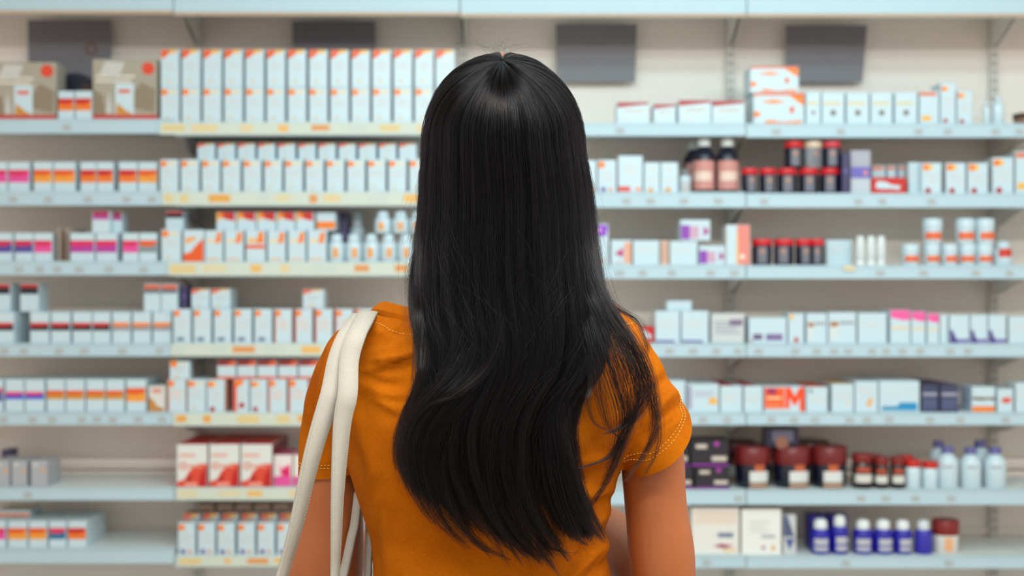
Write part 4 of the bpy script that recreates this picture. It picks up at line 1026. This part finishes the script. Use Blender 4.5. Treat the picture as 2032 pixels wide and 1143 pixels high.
HO = smooth([(200, 1.484), (300, 1.484), (420, 1.487), (600, 1.484), (740, 1.475), (850, 1.474), (950, 1.480), (1050, 1.490), (1140, 1.500)], 80)            # outermost depth
HB = [(y, a - interp(HO, y)) for y, a in HY]
EQ = 292.0
HA = (1160 - 836) / 2 * 1.60 / F      # half width at the widest
HCc = P(998, EQ, 1.60)
TOPH = .1135
def head_point(th, phi, rr):
    """meridian from a crown tilted towards the camera down to the widest ring; arrays"""
    a = HA * rr; b = (1.600 - float(interp(HO, 292))) * rr; c = TOPH * (1 - (1 - rr) * .55)
    x = a * np.sin(phi) * np.sin(th); y = -b * np.sin(phi) * np.cos(th); z = c * np.cos(phi)
    tau = .60 * np.cos(phi) ** 1.1
    y2 = y * np.cos(tau) - z * np.sin(tau); z2 = z * np.cos(tau) + y * np.sin(tau) * .9
    z2 = np.maximum(z2, 0)
    return HCc.x + x, HCc.y + y2, HCc.z + z2

def strands(th0, rr, yend, lockid, lockth, jit, n_head=12, n_low=34):
    N = len(th0)
    out = np.zeros((N, n_head + n_low, 3))
    ph = np.linspace(.07, PI / 2, n_head)[None, :] + 0 * th0[:, None]
    ph[:, 0] += rng.uniform(-.05, .12, N)
    # parting: strands leave the crown line slightly spread
    thh = th0[:, None] + (lockth - th0)[:, None] * np.linspace(0, .34, n_head)[None, :]
    sq = np.clip(ph / (PI / 2), 0, 1); sq = sq * sq * (3 - 2 * sq)
    mag = np.abs(thh); thh = np.sign(thh) * np.where(mag > 2.2, mag + (2.2 - mag) * sq, mag)
    x, y, z = head_point(thh, ph, rr[:, None])
    out[:, :n_head, 0] = x; out[:, :n_head, 1] = y; out[:, :n_head, 2] = z
    s = np.linspace(0, 1, n_low + 1)[1:][None, :]
    py = EQ + (yend[:, None] - EQ) * s
    k = np.clip((py - EQ) / 330, 0, 1); k = k * k * (3 - 2 * k)
    th0 = np.sign(th0) * np.minimum(np.abs(th0), 2.2); lockth = np.sign(lockth) * np.minimum(np.abs(lockth), 2.2)
    thm = np.maximum(np.abs(th0), 1e-6)[:, None]
    lim = PI / 2
    comp = np.where(thm > lim, 1 - k * (1 - lim / thm), 1.0)
    th = th0[:, None] * comp
    low = np.clip((py - 420) / 500, 0, 1)
    clump = np.clip(.34 + .75 * low, 0, .92)
    th = th + (lockth[:, None] * comp - th) * clump * jit[:, None]
    yc = interp(HY, py); b = interp(HB, py)
    l = (interp(HL, py) - CX) * yc / F; r = (interp(HR, py) - CX) * yc / F
    cx = (l + r) / 2; a = (r - l) / 2
    rrl = rr[:, None] + 0 * py
    lp = LOCKP[lockid]
    amp = .0030 + .012 * low ** 1.5
    wx = amp * lp[:, 2, None] * np.sin((py - 380) / (95 + 60 * lp[:, 0, None]) + lp[:, 1, None] * 6.28) * low
    tip = s ** 5
    wx = wx + tip * (.012 * (lp[:, 3, None] - .5))
    spread = low * .0022
    out[:, n_head:, 0] = cx + a * rrl * np.sin(th) + wx + spread * rng.normal(size=N)[:, None]
    wy = .006 * low * np.sin((py - 380) / (120 + 40 * lp[:, 1, None]) + lp[:, 0, None] * 6.28) + (lp[:, 4, None] - .5) * .014 * low
    out[:, n_head:, 1] = yc - b * rrl * np.cos(th) + wy
    out[:, n_head:, 2] = CAMZ - (py - CY) * yc / F
    return out

NL = 260
LOCKP = rng.random((NL, 6))
lock_th = np.sort(rng.uniform(-3.15, 3.15, NL))
lock_end = np.empty(NL)
for i in range(NL):
    u = math.sin(max(-PI / 2, min(PI / 2, lock_th[i])))      # -1 .. 1 across the back
    base = np.interp(u, [-1, -.75, -.45, -.1, .15, .5, .8, 1], [985, 1030, 1078, 1112, 1122, 1092, 1066, 1066])
    lock_end[i] = base - rng.exponential(26) + rng.normal() * 8
NS = 19000
th0 = rng.uniform(-3.17, 3.17, NS)
lid = np.abs(th0[:, None] + rng.normal(size=NS)[:, None] * .03 - lock_th[None, :]).argmin(1)
rr = 1 - rng.beta(1.1, 3.2, NS) * .22
rr *= 1 - .06 * (LOCKP[lid, 5] - .25)
yend = lock_end[lid] - rng.exponential(16, NS) + rng.normal(size=NS) * 5
short = rng.random(NS) < .10
yend[short] -= rng.uniform(40, 260, short.sum())
jit = np.clip(rng.normal(.92, .12, NS), .3, 1.05)
pts_main = strands(th0, rr, yend, lid, lock_th[lid], jit)
fz = np.cumsum(rng.normal(size=(NS, pts_main.shape[1])), 1); fz -= fz[:, :1]
pts_main[:, :, 0] += fz * .00012
sidx = np.linspace(0, 1, pts_main.shape[1])[None, :]
for fr, am in ((2.2, .0016), (5.1, .0007), (11.0, .00025)):
    pts_main[:, :, 0] += am * rng.normal(size=(NS, 1)) * np.sin(sidx * fr * 6.28 + rng.uniform(0, 6.28, (NS, 1))) * np.clip(sidx * 5 - .2, 0, 1)
    pts_main[:, :, 1] += .6 * am * rng.normal(size=(NS, 1)) * np.sin(sidx * fr * 6.28 + rng.uniform(0, 6.28, (NS, 1))) * np.clip(sidx * 5 - .2, 0, 1)
counts = [pts_main.shape[1]] * NS
flat = [pts_main.reshape(-1, 3)]
rad = np.tile(np.concatenate([np.full(12, .00011), np.linspace(.00011, .00006, 34)]), NS)
radl = [rad]

def wisp(poly, n, w0, w1, r=.00010, d=None, depth_sd=.003):
    """a separate lock: poly of (px, py, depth), half width in px at root and tip"""
    K = 28
    cen = np.array(catmull(poly, K))
    k0 = K // 2; cen[:k0, 2] += .020 * min(1.0, max(.25, (poly[-1][1] - poly[0][1]) / 380 - .2)) * (1 - np.arange(k0) / k0) ** 1.5
    for _ in range(n):
        g = rng.normal() ; gd = rng.normal() * depth_sd
        s = np.linspace(0, 1, K)
        e = min(1.0, rng.uniform(.78, 1.04))
        m = max(8, int(K * e))
        w_ = (w0 + (w1 - w0) * s) * g * (.6 + .4 * np.sin(s * PI)) + np.cumsum(rng.normal(size=K)) * .35
        px = cen[:, 0] + w_ ; py = cen[:, 1]; dp = cen[:, 2] + gd
        p = np.stack([(px - CX) * dp / F, dp, CAMZ - (py - CY) * dp / F], 1)[int(rng.uniform(0, 7)):m]; m = len(p)
        flat.append(p); counts.append(m); radl.append(np.linspace(r, r * .5, m))

W_ = [
    # sweep over the right shoulder and back in
    ([(1150, 470, 1.53), (1180, 560, 1.51), (1212, 625, 1.50), (1252, 680, 1.495), (1282, 740, 1.50), (1298, 800, 1.51), (1296, 860, 1.51), (1276, 905, 1.51), (1240, 955, 1.50)], 60, 14, 3),
    ([(1160, 480, 1.53), (1188, 575, 1.51), (1230, 650, 1.50), (1266, 720, 1.50), (1278, 780, 1.50), (1262, 820, 1.50), (1236, 846, 1.49), (1200, 862, 1.49)], 90, 14, 7),
    ([(1150, 500, 1.53), (1180, 590, 1.50), (1215, 660, 1.495), (1250, 730, 1.49), (1262, 790, 1.49), (1246, 850, 1.49), (1210, 905, 1.49), (1148, 930, 1.49)], 80, 18, 5),
    ([(1150, 520, 1.53), (1178, 620, 1.50), (1204, 700, 1.49), (1228, 770, 1.49), (1240, 830, 1.49), (1228, 890, 1.49), (1205, 950, 1.50), (1168, 1012, 1.51)], 110, 22, 4),
    ([(1140, 540, 1.53), (1168, 640, 1.50), (1185, 720, 1.49), (1192, 790, 1.485), (1210, 850, 1.49), (1244, 880, 1.49)], 26, 12, 3),
    ([(1160, 540, 1.53), (1200, 630, 1.50), (1248, 700, 1.50), (1290, 790, 1.51), (1306, 850, 1.52), (1300, 900, 1.52), (1272, 952, 1.52)], 26, 10, 3),
    ([(1170, 560, 1.53), (1215, 606, 1.53), (1262, 636, 1.54), (1282, 680, 1.53), (1284, 710, 1.53)], 30, 7, 4),
    ([(1170, 600, 1.51), (1206, 670, 1.50), (1240, 720, 1.49), (1288, 800, 1.51), (1310, 830, 1.52)], 14, 12, 8),
    ([(1160, 680, 1.49), (1172, 760, 1.485), (1166, 800, 1.48), (1180, 840, 1.485), (1215, 858, 1.49)], 14, 5, 3),
    # tips flicking out at lower right
    ([(1100, 780, 1.48), (1108, 880, 1.48), (1128, 960, 1.485), (1160, 1030, 1.49), (1198, 1076, 1.50)], 110, 16, 5),
    ([(1085, 800, 1.48), (1095, 920, 1.48), (1112, 1000, 1.485), (1140, 1060, 1.49), (1165, 1084, 1.495)], 80, 14, 6),
    ([(1110, 860, 1.48), (1130, 930, 1.485), (1165, 990, 1.495), (1178, 1020, 1.50)], 10, 6, 3),
    # separate strands along the left
    ([(832, 500, 1.56), (824, 560, 1.535), (830, 620, 1.51), (824, 690, 1.50), (820, 750, 1.49), (822, 800, 1.49)], 40, 7, 2),
    ([(838, 540, 1.55), (840, 620, 1.515), (836, 700, 1.50), (830, 760, 1.49), (800, 830, 1.49), (786, 870, 1.50)], 26, 8, 5),
    ([(836, 480, 1.56), (820, 530, 1.545), (819, 580, 1.53), (834, 640, 1.51), (850, 720, 1.50)], 60, 6, 6),
    # locks sweeping left and curling under
    ([(930, 640, 1.475), (905, 720, 1.47), (862, 785, 1.47), (822, 830, 1.475), (806, 880, 1.48), (812, 940, 1.49), (836, 1000, 1.50), (862, 1040, 1.51)], 170, 20, 7),
    ([(960, 640, 1.47), (935, 730, 1.465), (880, 790, 1.465), (835, 850, 1.47), (824, 910, 1.48), (838, 970, 1.49), (880, 1040, 1.50), (930, 1090, 1.51)], 200, 24, 10),
    ([(985, 700, 1.465), (940, 780, 1.465), (880, 850, 1.47), (862, 930, 1.48), (885, 1010, 1.49), (945, 1075, 1.50), (1010, 1112, 1.505)], 160, 22, 8),
    ([(1000, 620, 1.465), (970, 720, 1.46), (905, 780, 1.46), (850, 806, 1.465), (812, 845, 1.475)], 30, 9, 5),
    ([(925, 690, 1.47), (880, 760, 1.465), (838, 815, 1.47), (812, 870, 1.475), (808, 930, 1.485), (822, 985, 1.495)], 40, 8, 2),
    ([(940, 720, 1.467), (900, 790, 1.465), (858, 850, 1.47), (846, 920, 1.48), (858, 985, 1.49), (892, 1050, 1.50), (934, 1088, 1.51)], 60, 7, 2),
    ([(900, 850, 1.467), (880, 930, 1.475), (896, 1000, 1.485), (930, 1060, 1.495), (976, 1108, 1.505)], 60, 8, 2),
    ([(850, 800, 1.47), (820, 850, 1.475), (800, 880, 1.485), (788, 905, 1.495)], 8, 5, 6),
    ([(1000, 900, 1.467), (1020, 980, 1.475), (1056, 1050, 1.485), (1100, 1090, 1.495), (1150, 1098, 1.50)], 50, 10, 3),
    ([(960, 930, 1.467), (975, 1010, 1.478), (1010, 1080, 1.49), (1040, 1124, 1.50)], 60, 9, 2),
    ([(1030, 930, 1.467), (1030, 1000, 1.478), (1046, 1070, 1.49), (1080, 1116, 1.50)], 40, 8, 2),
    ([(1120, 850, 1.475), (1140, 930, 1.48), (1168, 1010, 1.49), (1200, 1062, 1.50)], 50, 6, 2),
    # tips at the bottom
    ([(990, 880, 1.475), (1000, 960, 1.485), (1020, 1050, 1.495), (1056, 1126, 1.505)], 60, 14, 4),
    ([(1070, 900, 1.475), (1066, 980, 1.485), (1070, 1060, 1.495), (1074, 1126, 1.505)], 60, 12, 4),
    ([(940, 900, 1.475), (950, 980, 1.485), (985, 1070, 1.495), (1012, 1124, 1.505)], 60, 14, 4),
]
for wi, (poly, n, a, b) in enumerate(W_): wisp(poly, int(n * (1.7 if wi < 12 else 1)), a, b, .00012 if wi < 12 else .00010)
# flyaway hairs along the outline
for _ in range(230):
    side = rng.random() < .5
    y0 = rng.uniform(330, 640); K = 18
    s = np.linspace(0, 1, K)
    py = y0 + s * rng.uniform(80, 240)
    ed = interp(HL, py) if side else interp(HR, py)
    o = (-1 if side else 1) * (np.sin(s * PI * rng.uniform(.5, 1)) * rng.exponential(9) - 3)
    yc = interp(HY, py) - .01
    px = ed + o
    flat.append(np.stack([(px - CX) * yc / F, yc, CAMZ - (py - CY) * yc / F], 1)); counts.append(K); radl.append(np.full(K, .000045))
for _ in range(46):   # short stray hairs on the crown
    K = 10; s = np.linspace(0, 1, K)
    dirx = rng.normal() * 42; ht = rng.uniform(8, 34)
    px = 992 + rng.normal() * 14 + dirx * s; py = 108 + abs(dirx) * .10 * s - ht * np.sin(s * PI * .62); yc = 1.585 + rng.normal() * .015 + 0 * s
    flat.append(np.stack([(px - CX) * yc / F, yc, CAMZ - (py - CY) * yc / F], 1)); counts.append(K); radl.append(np.full(K, .000045))
for _ in range(240):  # loose surface hairs crossing the flow
    K = 22; s = np.linspace(0, 1, K)
    y0 = rng.uniform(430, 900); py = y0 + s * rng.uniform(90, 260); u = rng.uniform(-.9, .9)
    py = np.minimum(py, 1095)
    uu = np.clip(u + rng.normal() * .22 * s + .05 * np.sin(s * 5 + rng.uniform(0, 6)), -.97, .97)
    yc = interp(HY, py); l = interp(HL, py); r = interp(HR, py)
    px = (l + r) / 2 + (r - l) / 2 * uu; dp = yc - interp(HB, py) * np.sqrt(1 - uu ** 2) * 1.05 - .003
    flat.append(np.stack([(px - CX) * yc / F, dp, CAMZ - (py - CY) * yc / F], 1)); counts.append(K); radl.append(np.full(K, .00007))

M_hair = bpy.data.materials.new('black_hair'); M_hair.use_nodes = True
nt = M_hair.node_tree; nt.nodes.remove(nt.nodes['Principled BSDF'])
hb = nt.nodes.new('ShaderNodeBsdfHairPrincipled'); hb.parametrization = 'COLOR'
hb.inputs['Color'].default_value = (.0012, .0011, .0016, 1); hb.inputs['Roughness'].default_value = .17; hb.inputs['Radial Roughness'].default_value = .55
hb.inputs['IOR'].default_value = 1.34
try: hb.inputs['Random Roughness'].default_value = .35
except Exception: pass
nt.links.new(hb.outputs[0], nt.nodes['Material Output'].inputs['Surface'])
M_hairb = mat('#07060a', .6, 0, 'hair_underlayer')

# inner volume of the hair
q = MB(); rings = []; n = 40
for phi in np.linspace(.16, PI / 2, 12):
    t = np.array([2 * PI * k / n for k in range(n)])
    x, y, z = head_point(t, np.full(n, phi), np.full(n, .86 + .05 * math.sin(phi)))
    rings.append([Vector((x[k], y[k], z[k] - .002)) for k in range(n)])
for py in np.linspace(320, 1000, 24):
    yc = float(interp(HY, py)); b = float(interp(HB, py)); l = (float(interp(HL, py)) - CX) * yc / F; r = (float(interp(HR, py)) - CX) * yc / F
    k = min(1, max(0, (py - EQ) / 330)); k = k * k * (3 - 2 * k)
    sh = .91 if py < 560 else .91 - .20 * (py - 560) / 440
    ring = []
    for j in range(n):
        t = 2 * PI * j / n
        cyy = math.cos(t); bb = b * sh * (1.0 if cyy > 0 else (1 - k) + k * .12)
        if cyy > 0: bb *= .86
        ring.append(Vector(((l + r) / 2 + (r - l) / 2 * sh * math.sin(t), yc - bb * cyy, CAMZ - (py - CY) * yc / F)))
    rings.append(ring)
loft(q, rings, M_hairb)
hair = child('hair', q.mesh('hair'), M_hairb)
hair['label'] = 'long straight black hair falling down the back'
allp = np.concatenate(flat).astype(np.float32); allr = np.concatenate(radl).astype(np.float32)
hc = bpy.data.hair_curves.new('hair_strands')
hc.add_curves([int(c) for c in counts])
hc.points.foreach_set('position', allp.ravel())
ra = hc.attributes.get('radius') or hc.attributes.new('radius', 'FLOAT', 'POINT')
ra.data.foreach_set('value', allr)
hc.materials.append(M_hair)
so_ = bpy.data.objects.new('hair_strands', hc); COL.objects.link(so_); so_.parent = hair; so_['kind'] = 'stuff'
S.cycles_curves.shape = 'RIBBONS' if hasattr(S, 'cycles_curves') else None

# ------------------------------------------------------------------ tote bag
bvh = None
bm = bmesh.new(); bm.from_mesh(sme); bvh = BVHTree.FromBMesh(bm); bm.free()
def ribbon(name, pts, parent, th=.0022):
    """pts: (px, py, depth, width px, twist)"""
    arr = catmull(pts, (len(pts) - 1) * 6 + 1); rings = []
    for k, a in enumerate(arr):
        p = P(a[0], a[1], a[2])
        if a[2] < 1.60:
            hit = bvh.ray_cast(Vector((p.x, .9, p.z)), Y)
            if hit[0] is not None: p.y = min(p.y, hit[0].y - .0035)
        arr[k] = (p, a[3] * a[2] / F, a[4])
    for k, (p, wd, tw) in enumerate(arr):
        t = (arr[min(k + 1, len(arr) - 1)][0] - arr[max(0, k - 1)][0]).normalized()
        s = (X - t * X.dot(t)).normalized(); nn = t.cross(s)
        c, sn = math.cos(math.radians(tw)), math.sin(math.radians(tw))
        s2 = s * c + nn * sn; n2 = nn * c - s * sn
        h = wd / 2
        rings.append([p - s2 * h - n2 * th * .5, p - s2 * h * .96 - n2 * th, p + s2 * h * .96 - n2 * th, p + s2 * h - n2 * th * .5, p + s2 * h + n2 * th * .5, p + s2 * h * .96 + n2 * th, p - s2 * h * .96 + n2 * th, p - s2 * h + n2 * th * .5])
    q = MB(); loft(q, rings, M_cotton)
    o = q.build(name, parent)
    g = MB()      # stitched edges of the webbing
    for sd in (1, 2):
        for k in range(len(rings) - 1):
            a = rings[k][1] * (.955 if sd == 1 else .045) + rings[k][2] * (.045 if sd == 1 else .955); b = rings[k + 1][1] * (.955 if sd == 1 else .045) + rings[k + 1][2] * (.045 if sd == 1 else .955)
            for u0 in (0, .34, .67):
                A = a + (b - a) * u0; B = a + (b - a) * (u0 + .2)
                tube(g, [(A, .0003, .0003), (B, .0003, .0003)], mat('#a49c86', .9, 0, 'thread'), 4, 1, Vector((.3, .9, .2)))
    tag(g.build('edge_stitching', o), kind='stuff')
    return o
bag = bpy.data.objects.new('tote_bag', None); COL.objects.link(bag); bag.location = (-.262, 1.60, .58)
tag(bag, 'natural white cotton tote bag hanging from the shoulder of the woman', 'bag')
def bchild(o): o.location = -Vector(bag.location); return o
q = MB(); rings = []
for z, hx, hy in ((.58, .035, .165), (.60, .05, .175), (.75, .05, .18), (.90, .042, .18), (.975, .036, .18)):
    rings.append(ell_ring(Vector((-.262, 1.61, z)), X, Y, hx, hy, 32, 3.0))
for z, hx, hy in ((.975, .034, .178), (.90, .040, .178), (.62, .046, .172)):
    rings.append(ell_ring(Vector((-.262, 1.61, z)), X, Y, hx, hy, 32, 3.0))
loft(q, rings, M_cotton); bchild(q.build('bag_body', bag))
o = ribbon('strap', [(520, 1290, 1.50, 34, 70), (560, 1143, 1.50, 34, 62), (586, 1050, 1.495, 36, 55), (611, 940, 1.49, 38, 44), (629, 870, 1.49, 39, 32), (651, 800, 1.495, 41, 16), (659, 770, 1.50, 41, 8), (670, 715, 1.515, 40, 4), (686, 672, 1.53, 40, 0), (702, 644, 1.56, 40, 0), (716, 627, 1.605, 40, 0), (720, 628, 1.66, 40, 0), (714, 660, 1.72, 38, 0), (722, 780, 1.745, 34, 0), (722, 900, 1.705, 26, 10), (711, 982, 1.657, 18, 20), (704, 1040, 1.648, 18, 20), (697, 1070, 1.641, 18, 20), (682, 1138, 1.634, 18, 25), (650, 1250, 1.625, 24, 40)], bag); bchild(o)
o = ribbon('strap', [(664, 1290, 1.50, 34, 76), (665, 1143, 1.50, 30, 72), (667, 1072, 1.495, 30, 64), (670, 974, 1.49, 32, 52), (676, 875, 1.49, 36, 36), (681, 826, 1.49, 38, 24), (690, 780, 1.492, 40, 8), (693, 715, 1.511, 39, 4), (706, 668, 1.526, 40, 0), (720, 640, 1.558, 40, 0), (730, 622, 1.603, 40, 0), (734, 624, 1.66, 40, 0), (736, 660, 1.725, 36, 0), (738, 780, 1.75, 32, 0), (732, 900, 1.72, 22, 20), (732, 980, 1.69, 16, 30), (733, 1051, 1.668, 15, 30), (731, 1121, 1.662, 15, 30), (728, 1150, 1.66, 16, 35), (700, 1250, 1.65, 22, 50)], bag); bchild(o)
